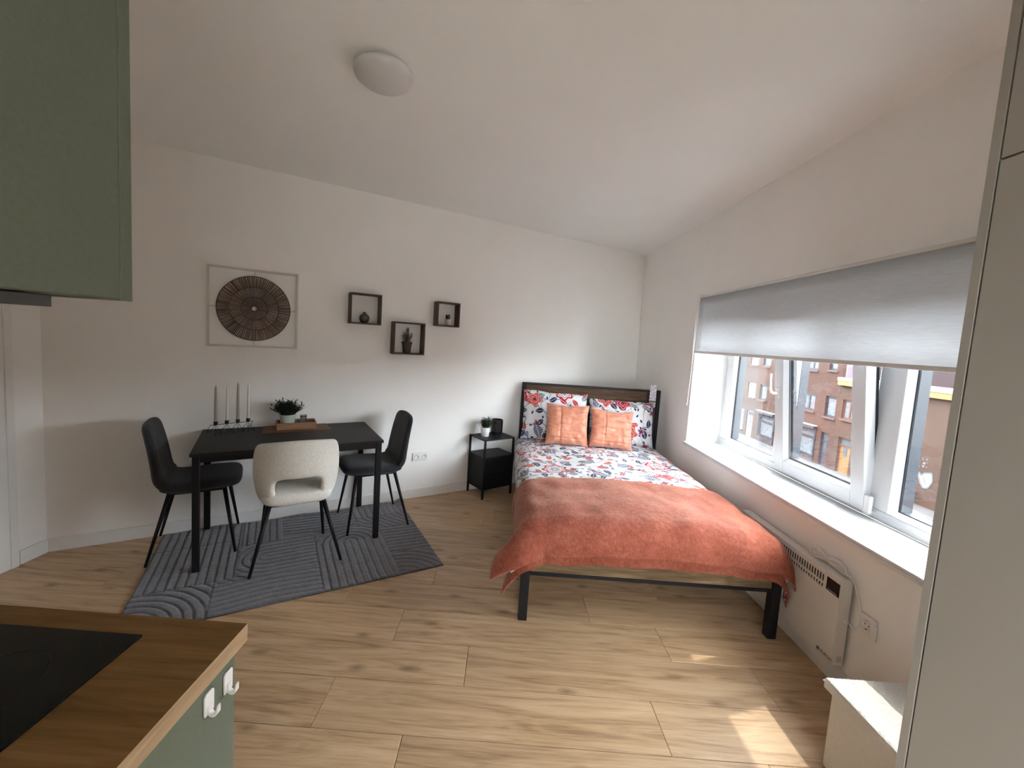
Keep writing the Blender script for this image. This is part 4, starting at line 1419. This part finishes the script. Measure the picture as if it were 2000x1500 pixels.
M['heater_white'] = plain('heater_enamel', (0.74, 0.72, 0.69), 0.4, 0, 0.01)
M['slot_dark'] = plain('heater_inside', (0.05, 0.045, 0.04), 0.8)
M['print_dark'] = plain('printed_lettering', (0.03, 0.03, 0.035), 0.5)
HX0, HX1, HY0, HY1, HZ0, HZ1 = 1.617, 1.671, 1.826, 2.62, 0.118, 0.530
ht = empty('convector_heater', ((HX0 + HX1) / 2, (HY0 + HY1) / 2, HZ0), 0, 'white panel heater on the wall under the window sill', 'heater')
GY0, GY1 = 1.925, 2.60                              # grille
b = MB()
b.box(HX0 + 0.012, HX1, HY0 + 0.003, HY1 - 0.003, HZ0 + 0.003, HZ1 - 0.003)
wp(ht, b, 'inner_box', M['slot_dark'])
b = MB()
b.box(HX0, HX0 + 0.011, HY0, HY1, HZ0, 0.440)
b.box(HX0, HX0 + 0.011, HY0, HY1, 0.459, 0.468)
b.box(HX0, HX0 + 0.011, HY0, HY1, 0.506, HZ1)
b.box(HX0, HX0 + 0.011, HY0, GY0, 0.440, 0.459)
b.box(HX0, HX0 + 0.011, HY0, GY0, 0.468, 0.506)
b.box(HX0, HX0 + 0.011, GY1, HY1, 0.440, 0.459)
b.box(HX0, HX0 + 0.011, GY1, HY1, 0.468, 0.506)
wp(ht, b, 'front_panel', M['heater_white'])
b = MB()
b.box(HX0 + 0.0115, HX1, HY0, HY0 + 0.003, HZ0, HZ1)
b.box(HX0 + 0.0115, HX1, HY1 - 0.003, HY1, HZ0, HZ1)
b.box(HX0 + 0.0115, HX1, HY0 + 0.003, HY1 - 0.003, HZ1 - 0.003, HZ1)
b.box(HX0 + 0.0115, HX1, HY0 + 0.003, HY1 - 0.003, HZ0, HZ0 + 0.003)
wp(ht, b, 'casing', M['heater_white'])
b = MB()
y = GY0
while y < GY1:
    b.box(HX0 + 0.0005, HX0 + 0.003, y + 0.0105, y + 0.0175, 0.4405, 0.4585)
    b.box(HX0 + 0.0005, HX0 + 0.003, y + 0.0105, y + 0.0170, 0.4685, 0.5055)
    y += 0.0175
o = wp(ht, b, 'grille_bars', M['heater_white'])
o['kind'] = 'stuff'
M['display'] = plain('black_display', (0.012, 0.010, 0.010), 0.12, 0, 0.1)
dsp = wp(ht, MB().box(HX0 - 0.0015, HX0 - 0.0002, 1.829, 1.905, 0.446, 0.510), 'display_panel', M['display'], bevel=0.0006, seg=1)
wp(ht, MB().box(HX0 - 0.0022, HX0 - 0.0016, 1.840, 1.897, 0.451, 0.456), 'display_line', plain('display_grey', (0.25, 0.22, 0.2), 0.4), parent=dsp)
me = text_mesh('EUROM', 0.019)
me.materials.append(M['print_dark'])
o = bpy.data.objects.new('lettering', me)
col.objects.link(o)
o.parent = ht
o.matrix_local = Matrix.Translation(Vector((HX0 - 0.0004, 1.858, 0.142)) - Vector(ht.location)) @ Matrix(((0, 0, -1, 0), (-1, 0, 0, 0), (0, 1, 0, 0), (0, 0, 0, 1)))
b = MB()
lc = Vector((HX0 - 0.0006, 1.906, 0.142))
b.tube([lc + Vector((0, 0.0085 * math.cos(2 * PI * k / 24), 0.0085 * math.sin(2 * PI * k / 24))) for k in range(24)], 0.0011, 6, closed=True)
b.tube([lc + Vector((0, -0.004, 0.004)), lc + Vector((0, 0.004, 0.004)), lc + Vector((0, 0.004, -0.004)), lc + Vector((0, -0.004, -0.004))], 0.0010, 6)
b.tube([lc + Vector((0, 0.004, 0)), lc + Vector((0, -0.003, 0))], 0.0010, 6)
wp(ht, b, 'logo_mark', M['print_dark'])
M['label_grey'] = plain('rating_label', (0.52, 0.50, 0.49), 0.5, 0, 0.25, 260)
wp(ht, MB().box(1.640, 1.664, HY0 - 0.0006, HY0 - 0.0001, 0.135, 0.165), 'rating_label', M['label_grey'])
wp(ht, MB().box(1.651, 1.666, HY0 - 0.010, HY0 - 0.0001, 0.330, 0.350), 'cord_clip', M['white_plastic'], bevel=0.002)
for y in (1.95, 2.5):
    wp(ht, MB().box(HX1 + 0.0002, XR - 0.0005, y, y + 0.03, 0.30, 0.36), 'wall_bracket', M['steel'])
# coiled mains lead on top, end going down to the plug
pts = []
for k in range(0, 4 * 40 + 1):
    a = 2 * PI * k / 40
    rd = k / 40
    by = 0.118 - 0.012 * rd
    pts.append((1.655 + 0.010 * math.cos(a + rd), 1.965 + by * math.sin(a + 0.4), HZ1 + 0.030 + 0.004 * rd + (0.024 - 0.003 * rd) * math.sin(2 * a + 0.9)))
b = MB().tube(pts, 0.0042, 8)
b.tube(catmull([(1.655, 1.86, HZ1 + 0.028), (1.664, 1.820, HZ1 + 0.010), (1.675, 1.806, HZ1 - 0.04), (1.676, 1.792, 0.46), (1.677, 1.776, 0.39), (1.676, 1.776, 0.35), (1.675, 1.788, 0.326), (1.672, 1.804, 0.325), (1.668, 1.815, 0.336)], 8), 0.0042, 8)
wp(ht, b, 'power_cord', M['white_plastic'], smooth=True)
socket(1, 0.078, 0.080, 'white wall socket with a hinged flap beside the heater', (XR, 1.738, 0.388), -PI / 2)
sf = [o_ for o_ in bpy.data.objects if o_.get('label', '').startswith('white wall socket with a hinged')][0]
MB().box(0.022, 0.052, -0.019, -0.0115, -0.044, 0.020).build('hinged_flap', M['white_plastic'], sf, bevel=0.003)

# ------------------------------------------------------------------ carpeted step
st = empty('carpeted_step', (1.48, 1.25, 0), 0, 'white carpeted step between the heater and the wardrobe', 'step')
b = MB().box(1.312, XR - 0.001, 1.02, 1.462, 0.0, 0.300)
wp(st, b, 'riser', M['carpet'], bevel=0.008)
b = MB()
NXs, NYs = 60, 70
def stp(u, v):
    x, y = 1.294 + u * (XR - 0.002 - 1.294), 1.02 + v * (1.486 - 1.02)
    e_ = min(u * 0.39, (1 - v) * 0.466)
    z = 0.343 + 0.0025 * noise.noise(Vector((x * 160, y * 160, 0))) + 0.002 * noise.noise(Vector((x * 40, y * 40, 3)))
    r_ = 0.018
    if e_ < r_:
        z -= r_ - math.sqrt(max(0, r_ * r_ - (r_ - e_) ** 2))
    return (x, y, z)
b.grid(stp, NXs, NYs)
n0 = len(b.v)
b.box(1.2985, XR - 0.002, 1.02, 1.4815, 0.3005, 0.327)
wp(st, b, 'tread', M['carpet'], smooth=False)

# ------------------------------------------------------------------ wardrobe
WX, WY = 1.10, 1.014
wr_ = empty('wardrobe', (1.39, 0.45, 0), 0, 'tall plain white wardrobe at the right edge of the picture', 'wardrobe')
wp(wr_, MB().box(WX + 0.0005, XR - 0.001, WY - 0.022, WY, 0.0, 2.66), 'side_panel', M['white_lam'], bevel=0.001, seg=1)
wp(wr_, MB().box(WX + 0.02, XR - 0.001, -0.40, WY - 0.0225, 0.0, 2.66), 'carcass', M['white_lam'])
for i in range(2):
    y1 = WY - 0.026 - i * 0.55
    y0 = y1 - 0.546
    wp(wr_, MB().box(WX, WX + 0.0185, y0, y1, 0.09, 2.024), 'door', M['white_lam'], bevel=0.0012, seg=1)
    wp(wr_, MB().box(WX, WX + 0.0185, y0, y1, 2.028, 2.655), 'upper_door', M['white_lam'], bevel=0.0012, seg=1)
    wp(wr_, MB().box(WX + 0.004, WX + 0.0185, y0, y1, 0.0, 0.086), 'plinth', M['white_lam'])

# ------------------------------------------------------------------ kitchen
CT = 0.90
wt_ = MB().box(-2.40, -0.521, YK + 0.0005, 0.822, CT - 0.038, CT, 0)
wt_.mi[5] = 1
wt_.mi[3] = 1
wk = wt_.build('worktop', [M['worktop'], M['edge_oak']], None)
tag(wk, 'brown wooden kitchen worktop with a square corner', 'worktop')
M['plinth_dark'] = plain('dark_cabinet_plinth', (0.02, 0.02, 0.02), 0.8)  # near-black colour of the base cabinet plinths
for i in range(3):
    x1 = -0.549 - i * 0.60
    x0 = x1 - 0.598
    e = empty('base_cabinet', ((x0 + x1) / 2, 0.5, 0), 0, ('sage green base cabinet at the open end of the worktop', 'sage green base cabinet, second from the worktop end', 'sage green base cabinet nearest the door')[i], 'cabinet', 'kitchen base cabinets')
    wp(e, MB().box(x0, x1, YK + 0.001, 0.770, 0.10, CT - 0.0385), 'body', M['green'])
    d = wp(e, MB().box(x0 + 0.002, x1 - 0.002, 0.7705, 0.789, 0.105, CT - 0.045), 'door', M['green'], bevel=0.0012, seg=1)
    wp(e, MB().tube([(x0 + 0.18, 0.789, 0.80), (x0 + 0.18, 0.812, 0.80), (x0 + 0.42, 0.812, 0.80), (x0 + 0.42, 0.789, 0.80)], 0.005, 8), 'handle', M['black_metal'], parent=d)
    wp(e, MB().box(x0, x1, YK + 0.05, 0.735, 0.0, 0.0995), 'plinth', M['plinth_dark'])
ep = MB().box(-0.548, -0.530, YK + 0.001, 0.794, 0.0, CT - 0.0385).build('end_panel', M['green'], bevel=0.001, seg=1)
tag(ep, 'sage green end panel of the kitchen counter with two hooks', 'panel')
hob = empty('hob', (-0.99, 0.51, CT), 0, 'black glass cooktop set into the worktop', 'cooktop')
wp(hob, MB().box(-1.28, -0.70, 0.255, 0.764, CT + 0.0002, CT + 0.0055), 'glass_plate', M['hob'], bevel=0.0015, seg=1)
M['hob_mark'] = plain('hob_marking', (0.012, 0.012, 0.012), 0.3, spec=0.2)
for (x, y, r) in ((-0.85, 0.63, 0.075), (-1.13, 0.63, 0.09), (-0.85, 0.39, 0.09), (-1.13, 0.39, 0.075)):
    wp(hob, MB().lathe([(r, 0), (r, 0.0003), (r - 0.0015, 0.0003), (r - 0.0015, 0)], 48, (x, y, CT + 0.0055), cap=False), 'zone_ring', M['hob_mark'])
for (y, z, lb) in ((0.716, 0.817, 'white adhesive hook on the end panel, the lower one nearer the camera'), (0.770, 0.813, 'white adhesive hook at the far edge of the end panel')):
    h = empty('adhesive_hook', (-0.5295, y, z), 0, lb, 'hook', 'adhesive hooks')
    prof = [(-0.012, -0.022), (0.012, -0.022), (0.0125, 0.018), (0.008, 0.023), (-0.008, 0.023), (-0.0125, 0.018)]
    b = MB().prism(prof, 0.0, 0.004)
    b.xf(Matrix(((0, 0, 1, 0), (1, 0, 0, 0), (0, 1, 0, 0), (0, 0, 0, 1))))
    b.build('back_plate', M['white_plastic'], h, bevel=0.001)
    path = [(0.0045, -0.004), (0.0045, -0.016)] + [(0.0125 - 0.008 * math.cos(k / 10 * PI), -0.016 - 0.008 * math.sin(k / 10 * PI)) for k in range(1, 11)] + [(0.0210, -0.008), (0.0215, -0.003)]
    b = MB()
    n_ = len(path)
    for side_ in (0.0013, -0.0013):
        for i_, (px_, pz_) in enumerate(path):
            q0, q1 = path[max(i_ - 1, 0)], path[min(i_ + 1, n_ - 1)]
            tx, tz = q1[0] - q0[0], q1[1] - q0[1]
            L_ = math.hypot(tx, tz)
            wv_ = 0.0055 * (1 - 0.35 * max(0, (i_ - n_ + 4) / 3))
            for yy in (-wv_, wv_):
                b.v.append((px_ - tz / L_ * side_, yy, pz_ + tx / L_ * side_))
    m_ = 2 * n_
    for i_ in range(n_ - 1):
        a_ = 2 * i_
        b.f += [(a_, a_ + 1, a_ + 3, a_ + 2), (m_ + a_, m_ + a_ + 2, m_ + a_ + 3, m_ + a_ + 1), (a_, a_ + 2, m_ + a_ + 2, m_ + a_), (a_ + 1, m_ + a_ + 1, m_ + a_ + 3, a_ + 3)]
        b.mi += [0] * 4
    b.f += [(0, m_, m_ + 1, 1), (m_ - 2, m_ - 1, 2 * m_ - 1, 2 * m_ - 2)]
    b.mi += [0, 0]
    b.build('hook_arm', M['white_plastic'], h)
uc = empty('wall_cabinet', (-0.84, 0.40, 1.572), 0, 'sage green kitchen wall cabinet at the upper left', 'cabinet')
wp(uc, MB().box(-1.14, -0.540, YK + 0.001, 0.560, 1.572, 2.30), 'body', M['green'], bevel=0.001, seg=1)
wp(uc, MB().box(-1.138, -0.540, 0.5605, 0.5785, 1.570, 2.30), 'door', M['green'], bevel=0.001, seg=1)
uc2 = empty('wall_cabinet', (-1.45, 0.40, 1.572), 0, 'sage green wall cabinet beyond the one above the cooktop', 'cabinet')
wp(uc2, MB().box(-1.742, -1.142, YK + 0.001, 0.560, 1.572, 2.30), 'body', M['green'], bevel=0.001, seg=1)
wp(uc2, MB().box(-1.740, -1.144, 0.5605, 0.5785, 1.570, 2.30), 'door', M['green'], bevel=0.001, seg=1)
M['hood'] = plain('hood_metal', (0.075, 0.073, 0.068), 0.45, 0.4, 0.06)
hd_ = empty('extractor_hood', (-0.87, 0.39, 1.553), 0, 'dark slim extractor hood under the wall cabinet', 'extractor hood')
wp(hd_, MB().box(-1.12, -0.598, YK + 0.002, 0.5245, 1.555, 1.5705), 'housing', M['hood'], bevel=0.001, seg=1)
wp(hd_, MB().box(-1.08, -0.64, YK + 0.03, 0.48, 1.5525, 1.5547), 'filter', M['steel'])

# ------------------------------------------------------------------ ceiling lamp
LC = Vector((-0.600, 1.845, ZC))
lamp = empty('ceiling_lamp', LC, 0, 'round white flush ceiling lamp, switched off', 'lamp')
MB().lathe([(0.098, 0.0), (0.098, -0.022), (0.001, -0.022)], 48).build('base', M['white_plastic'], lamp, smooth=True).modifiers.new('es', 'EDGE_SPLIT').split_angle = math.radians(40)
MB().lathe([(0.100, -0.018), (0.124, -0.018), (0.1275, -0.024), (0.1275, -0.034), (0.122, -0.046), (0.105, -0.060), (0.078, -0.070), (0.045, -0.076), (0.001, -0.078)], 64).build('shade', M['opal'], lamp, smooth=True)

# ================================================================== ACROSS THE STREET
def brick(name, c1, c2, mortar, scale=1.0):
    t = NT(name)
    co = t.coord()
    sx = t.n('ShaderNodeSeparateXYZ')
    t.link(co, sx.inputs[0])
    cb = t.n('ShaderNodeCombineXYZ')
    t.link(sx.outputs[1], cb.inputs[0])
    t.link(sx.outputs[2], cb.inputs[1])
    br = t.n('ShaderNodeTexBrick')
    t.link(cb.outputs[0], br.inputs['Vector'])
    br.inputs['Scale'].default_value = 1.0
    br.inputs['Brick Width'].default_value = 0.23
    br.inputs['Row Height'].default_value = 0.075
    br.inputs['Mortar Size'].default_value = 0.008
    br.inputs['Color1'].default_value = (*c1, 1)
    br.inputs['Color2'].default_value = (*c2, 1)
    br.inputs['Mortar'].default_value = (*mortar, 1)
    nz = t.noise(co, 0.7, 4)
    c = t.mix(t.math('MULTIPLY', nz, 0.5), br.outputs[0], tuple(q * 0.7 for q in c1))
    t.set(c, 0.9, 0, 0.2)
    return t.m
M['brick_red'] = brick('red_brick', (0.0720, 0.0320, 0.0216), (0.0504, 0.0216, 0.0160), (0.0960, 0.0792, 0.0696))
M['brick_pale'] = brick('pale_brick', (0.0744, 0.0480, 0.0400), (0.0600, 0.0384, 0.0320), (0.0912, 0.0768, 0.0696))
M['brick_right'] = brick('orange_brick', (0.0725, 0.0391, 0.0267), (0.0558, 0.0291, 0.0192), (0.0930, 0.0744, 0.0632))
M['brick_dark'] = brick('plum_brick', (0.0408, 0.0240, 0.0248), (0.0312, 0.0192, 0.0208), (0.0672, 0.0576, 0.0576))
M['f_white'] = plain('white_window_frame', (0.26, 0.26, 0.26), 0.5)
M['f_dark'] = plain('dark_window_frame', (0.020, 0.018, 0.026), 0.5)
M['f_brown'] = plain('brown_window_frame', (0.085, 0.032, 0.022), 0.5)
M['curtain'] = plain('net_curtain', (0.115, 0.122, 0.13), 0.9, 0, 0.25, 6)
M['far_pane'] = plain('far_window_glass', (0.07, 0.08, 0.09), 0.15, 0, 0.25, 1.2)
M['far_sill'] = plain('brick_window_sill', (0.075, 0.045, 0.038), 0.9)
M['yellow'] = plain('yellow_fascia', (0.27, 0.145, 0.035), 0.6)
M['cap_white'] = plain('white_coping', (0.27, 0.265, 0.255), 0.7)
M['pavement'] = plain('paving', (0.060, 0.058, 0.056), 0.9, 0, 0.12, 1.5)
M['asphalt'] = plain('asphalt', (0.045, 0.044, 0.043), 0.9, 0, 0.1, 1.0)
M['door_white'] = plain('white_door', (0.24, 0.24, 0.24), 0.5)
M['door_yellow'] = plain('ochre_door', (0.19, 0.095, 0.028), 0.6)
M['door_dark'] = plain('dark_door', (0.045, 0.035, 0.045), 0.5)
M['plinth'] = plain('dark_plinth', (0.045, 0.028, 0.03), 0.8)

gr = MB().box(-60, 60, -60, 90, GZ - 0.5, GZ)
struct(gr.build('ground_street', M['asphalt']), 'grey street below the window')
struct(MB().box(18.8, 22.6, -40, 90, GZ, GZ + 0.10).build('ground_pavement', M['pavement']), 'pavement in front of the brick houses')

# unseen rest of our own building, added tall and wide to shade facades opposite
M['own_render'] = plain('grey_render', (0.30, 0.285, 0.27), 0.9, 0, 0.05, 1.0)
b = MB()
b.box(1.70, XO, -30, 60, ZC + 0.151, 9.5)
b.box(1.70, XO, -30, 60, GZ, -0.061)
b.box(1.70, XO, -30, YB - 0.201, -0.061, ZC + 0.151)
b.box(1.70, XO, 5.451, 60, -0.061, ZC + 0.151)
struct(b.build('wall_street_shading', M['own_render']), 'unseen outer street wall of this building, added to shade the houses opposite')

FX = 22.0
def facade(e, mat, y0, y1, z1, openings, depth=8.0):
    """front wall as strips round its openings, so that windows sit in real reveals"""
    b = MB()
    ys = sorted(set([y0, y1] + [v for o_ in openings for v in o_[:2]]))
    for a, c in zip(ys, ys[1:]):
        m_ = (a + c) / 2
        hs = sorted([(o_[2], o_[3]) for o_ in openings if o_[0] < m_ < o_[1]])
        z = GZ + 0.1
        for (h0, h1) in hs:
            if h0 > z:
                b.box(FX, FX + 0.30, a, c, z, h0)
            z = h1
        b.box(FX, FX + 0.30, a, c, z, z1)
    b.box(FX + 0.8, FX + depth, y0, y1, GZ + 0.1, z1)
    b.box(FX + 0.30, FX + 0.8, y0, y0 + 0.3, GZ + 0.1, z1)
    b.box(FX + 0.30, FX + 0.8, y1 - 0.3, y1, GZ + 0.1, z1)
    return wp(e, b, 'wall', mat)
def window(e, y0, y1, z0, z1, fm, nm=1, sill=True, curt=True, rail=None, fwid=0.09):
    b = MB()
    x0, x1 = FX + 0.08, FX + 0.17
    b.box(x0, x1, y0, y0 + fwid, z0, z1)
    b.box(x0, x1, y1 - fwid, y1, z0, z1)
    b.box(x0, x1, y0 + fwid, y1 - fwid, z0, z0 + fwid)
    b.box(x0, x1, y0 + fwid, y1 - fwid, z1 - fwid, z1)
    for k in range(1, nm):
        y = y0 + (y1 - y0) * k / nm
        b.box(x0, x1, y - fwid / 2, y + fwid / 2, z0 + fwid, z1 - fwid)
    if rail:
        b.box(x0, x1, y0 + fwid, y1 - fwid, rail - fwid / 2, rail + fwid / 2)
    f_ = wp(e, b, 'window', fm)
    wp(e, MB().box(FX + 0.12, FX + 0.13, y0 + fwid, y1 - fwid, z0 + fwid, z1 - fwid), 'pane', M['far_pane'] if not curt else M['curtain'], parent=f_)
    if sill:
        wp(e, MB().box(FX - 0.08, FX + 0.1, y0 - 0.05, y1 + 0.05, z0 - 0.13, z0 - 0.005), 'window_sill', M['far_sill'], parent=f_)
    return f_
def bdoor(e, y0, y1, z0, z1, zt, dm, fm):
    b = MB()
    b.box(FX + 0.08, FX + 0.2, y0, y0 + 0.09, z0, z1)
    b.box(FX + 0.08, FX + 0.2, y1 - 0.09, y1, z0, z1)
    b.box(FX + 0.08, FX + 0.2, y0 + 0.09, y1 - 0.09, z1 - 0.09, z1)
    b.box(FX + 0.08, FX + 0.2, y0 + 0.09, y1 - 0.09, zt - 0.05, zt + 0.05)
    f_ = wp(e, b, 'door_frame', fm)
    wp(e, MB().box(FX + 0.12, FX + 0.17, y0 + 0.09, y1 - 0.09, z0, zt - 0.05), 'door_leaf', dm, parent=f_)
    wp(e, MB().box(FX + 0.13, FX + 0.14, y0 + 0.09, y1 - 0.09, zt + 0.05, z1 - 0.09), 'fanlight', M['far_pane'], parent=f_)
    wp(e, MB().box(FX + 0.108, FX + 0.119, (y0 + y1) / 2 - 0.14, (y0 + y1) / 2 + 0.14, z0 + 1.15, z0 + 1.75), 'door_window', M['far_pane'], parent=f_)
    return f_

# pale house on the left
A = empty('row_house', (FX, 40, GZ), 0, 'pale brick row house with white windows, leftmost through the window', 'house')
wA = [(35.65, 36.75, -2.28, -0.98), (37.35, 38.40, -2.28, -0.98), (35.65, 36.75, 0.62, 1.95), (37.35, 38.40, 0.62, 1.95), (36.95, 38.35, -5.33, -3.48), (39.6, 40.7, -2.28, -0.98), (39.6, 40.7, 0.62, 1.95)]
dA = (35.62, 36.50, GZ + 0.1, -3.45)
facade(A, M['brick_pale'], 35.35, 46.0, 3.4, wA + [dA])
for i, o_ in enumerate(wA):
    window(A, *o_, M['f_white'], 1, True, True, -3.95 if i == 4 else None, 0.13)
bdoor(A, dA[0], dA[1], dA[2], dA[3], -3.95, M['door_white'], M['f_white'])
wp(A, MB().box(FX - 0.12, FX + 8.1, 35.35, 46.0, 3.4, 3.6), 'cornice', M['cap_white'])
# red house in the middle
B = empty('row_house', (FX, 31, GZ), 0, 'red brick row house with dark framed windows, middle of the view', 'house')
wB = [(34.10, 35.05, -2.27, -0.97), (34.0, 35.0, 0.60, 1.95), (32.0, 33.0, -2.27, -0.97), (31.9, 33.0, 0.66, 2.0), (28.82, 30.10, -2.20, -1.0), (27.00, 27.92, -2.36, -0.95), (28.90, 30.05, 0.70, 2.05), (27.25, 27.95, 0.80, 2.05)]
shops = [(32.85, 34.75, -5.35, -3.55), (28.50, 30.10, -5.45, -3.40)]
dB = (27.28, 27.95, GZ + 0.1, -3.45)
facade(B, M['brick_red'], 26.85, 35.345, 3.4, wB + shops + [dB])
for i, o_ in enumerate(wB):
    window(B, *o_, M['f_dark'], 2 if i in (4, 6) else 1, True, True, None, 0.13)
for o_ in shops:
    window(B, *o_, M['f_dark'], 1, False, True, -4.05, 0.17)
    wp(B, MB().box(FX - 0.25, FX - 0.001, o_[0] - 0.15, o_[1] + 0.15, -3.40, -3.20), 'shop_cornice', M['f_dark'])
    wp(B, MB().box(FX - 0.27, FX - 0.001, o_[0] - 0.17, o_[1] + 0.17, -3.199, -3.14), 'cornice_edge', M['cap_white'])
    wp(B, MB().box(FX - 0.06, FX - 0.001, o_[0] - 0.13, o_[1] + 0.13, GZ + 0.11, o_[2]), 'shop_plinth', M['plinth'])
    for yy in (o_[0] - 0.13, o_[1] + 0.001):
        wp(B, MB().box(FX - 0.06, FX - 0.001, yy, yy + 0.129, o_[2] + 0.001, -3.401), 'shop_pilaster', M['f_dark'])
bdoor(B, dB[0], dB[1], dB[2], dB[3], -4.05, M['door_dark'], M['f_dark'])
wp(B, MB().box(FX - 0.12, FX + 8.1, 26.85, 35.345, 3.4, 3.6), 'cornice', M['cap_white'])
# low house on the right with a yellow fascia
Cc = empty('corner_house', (FX, 20, GZ), 0, 'low orange brick building with a yellow fascia and graffiti on its wall', 'house')
wC = [(25.50, 26.50, -2.24, -1.0), (23.45, 24.15, -2.24, -1.0)]
dC = (25.50, 26.48, GZ + 0.1, -3.45)
facade(Cc, M['brick_right'], -20.0, 26.845, 0.05, wC + [dC])
for o_ in wC:
    window(Cc, *o_, M['f_brown'], 2, True, True, None, 0.10)
bdoor(Cc, dC[0], dC[1], dC[2], dC[3], -3.95, M['door_yellow'], M['f_brown'])
wp(Cc, MB().box(FX - 0.22, FX - 0.001, -20.0, 26.845, -0.10, 0.20), 'yellow_fascia', M['yellow'])
wp(Cc, MB().box(FX - 0.26, FX + 8.0, -20.0, 26.845, 0.2005, 0.40), 'white_coping', M['cap_white'])
wp(Cc, MB().box(FX + 1.6, FX + 8.0, -20.0, 26.6, 0.401, 3.2), 'set_back_wall', M['brick_dark'])
M['paint_white'] = plain('white_spray_paint', (0.20, 0.185, 0.20), 0.7)
M['paint_cream'] = plain('cream_spray_paint', (0.21, 0.20, 0.135), 0.7)
M['paint_grey'] = plain('grey_spray_paint', (0.10, 0.11, 0.13), 0.7)
M['paint_violet'] = plain('violet_spray_paint', (0.14, 0.105, 0.18), 0.7)
rg = random.Random(12)
def scrawl(b, y0, y1, z0, z1, rows, w, x):
    """a line of letter-like strokes"""
    for r_ in range(rows):
        zb0 = z0 + (z1 - z0) * r_ / rows
        hgt = (z1 - z0) / rows * 0.8
        y = y1
        while y > y0 + 0.1:
            cw = rg.uniform(0.12, 0.2)
            pts_ = [(x, y - cw * rg.random(), zb0 + hgt * rg.random()) for _ in range(5)]
            for p_, q_ in zip(pts_, pts_[1:]):
                b.bar(p_, q_, w, 0.006, (1, 0, 0))
            y -= cw + 0.04
    return b
wp(Cc, scrawl(MB(), 20.85, 22.0, -3.80, -3.20, 3, 0.035, FX - 0.006), 'graffiti_tag', M['paint_white'])
wp(Cc, scrawl(MB(), 21.3, 21.9, -4.75, -4.35, 2, 0.025, FX - 0.006), 'graffiti_tag', M['paint_grey'])
shape = [(21.30, -4.00), (21.12, -4.18), (20.95, -4.02), (20.62, -3.92), (20.55, -4.35), (20.72, -4.72), (20.95, -4.80), (21.10, -4.60), (21.22, -4.35)]
b = MB().prism(shape, 0.004, 0.008)
b.xf(Matrix(((0, 0, -1, FX), (1, 0, 0, 0), (0, 1, 0, 0), (0, 0, 0, 1))))
wp(Cc, b, 'graffiti_piece', M['paint_cream'])
b = MB()
for p_, q_ in zip(shape, shape[1:] + shape[:1]):
    b.bar((FX - 0.011, *p_), (FX - 0.011, *q_), 0.07, 0.004, (1, 0, 0))
b.bar((FX - 0.011, 21.0, -4.2), (FX - 0.011, 20.85, -4.6), 0.05, 0.004, (1, 0, 0))
wp(Cc, b, 'graffiti_outline', M['paint_grey'])
blob = [(22.26, 0.42), (22.26, 1.20), (22.40, 1.42), (22.85, 1.45), (22.95, 1.0), (22.95, 0.42)]
b = MB().prism(blob, 0.004, 0.008)
b.xf(Matrix(((1, 0, 0, 0), (0, 0, -1, 26.85), (0, 1, 0, 0), (0, 0, 0, 1))))
wp(B, b, 'graffiti_piece', M['paint_violet'])
b = MB()
for p_, q_ in zip(blob[:4], blob[1:4]):
    b.bar((p_[0], 26.838, p_[1]), (q_[0], 26.838, q_[1]), 0.06, 0.004, (0, 1, 0))
wp(B, b, 'graffiti_outline', M['paint_white'])
# street cabinet by the wall
sc_ = empty('street_cabinet', (FX - 0.30, 21.72, GZ + 0.1), 0, 'pale blue street cabinet with violet scrawl at the foot of the brick wall', 'cabinet')
M['cab_blue'] = plain('pale_blue_cabinet', (0.16, 0.18, 0.24), 0.6)
wp(sc_, MB().box(FX - 0.55, FX - 0.05, 21.30, 22.10, GZ + 0.1, GZ + 0.78), 'body', M['cab_blue'], bevel=0.01)
wp(sc_, MB().box(FX - 0.58, FX - 0.03, 21.28, 22.12, GZ + 0.7805, GZ + 0.83), 'lid', M['cab_blue'], bevel=0.01)
wp(sc_, scrawl(MB(), 21.34, 21.85, GZ + 0.2, GZ + 0.7, 2, 0.03, FX - 0.556), 'graffiti_tag', plain('violet_marker', (0.10, 0.07, 0.24), 0.7))
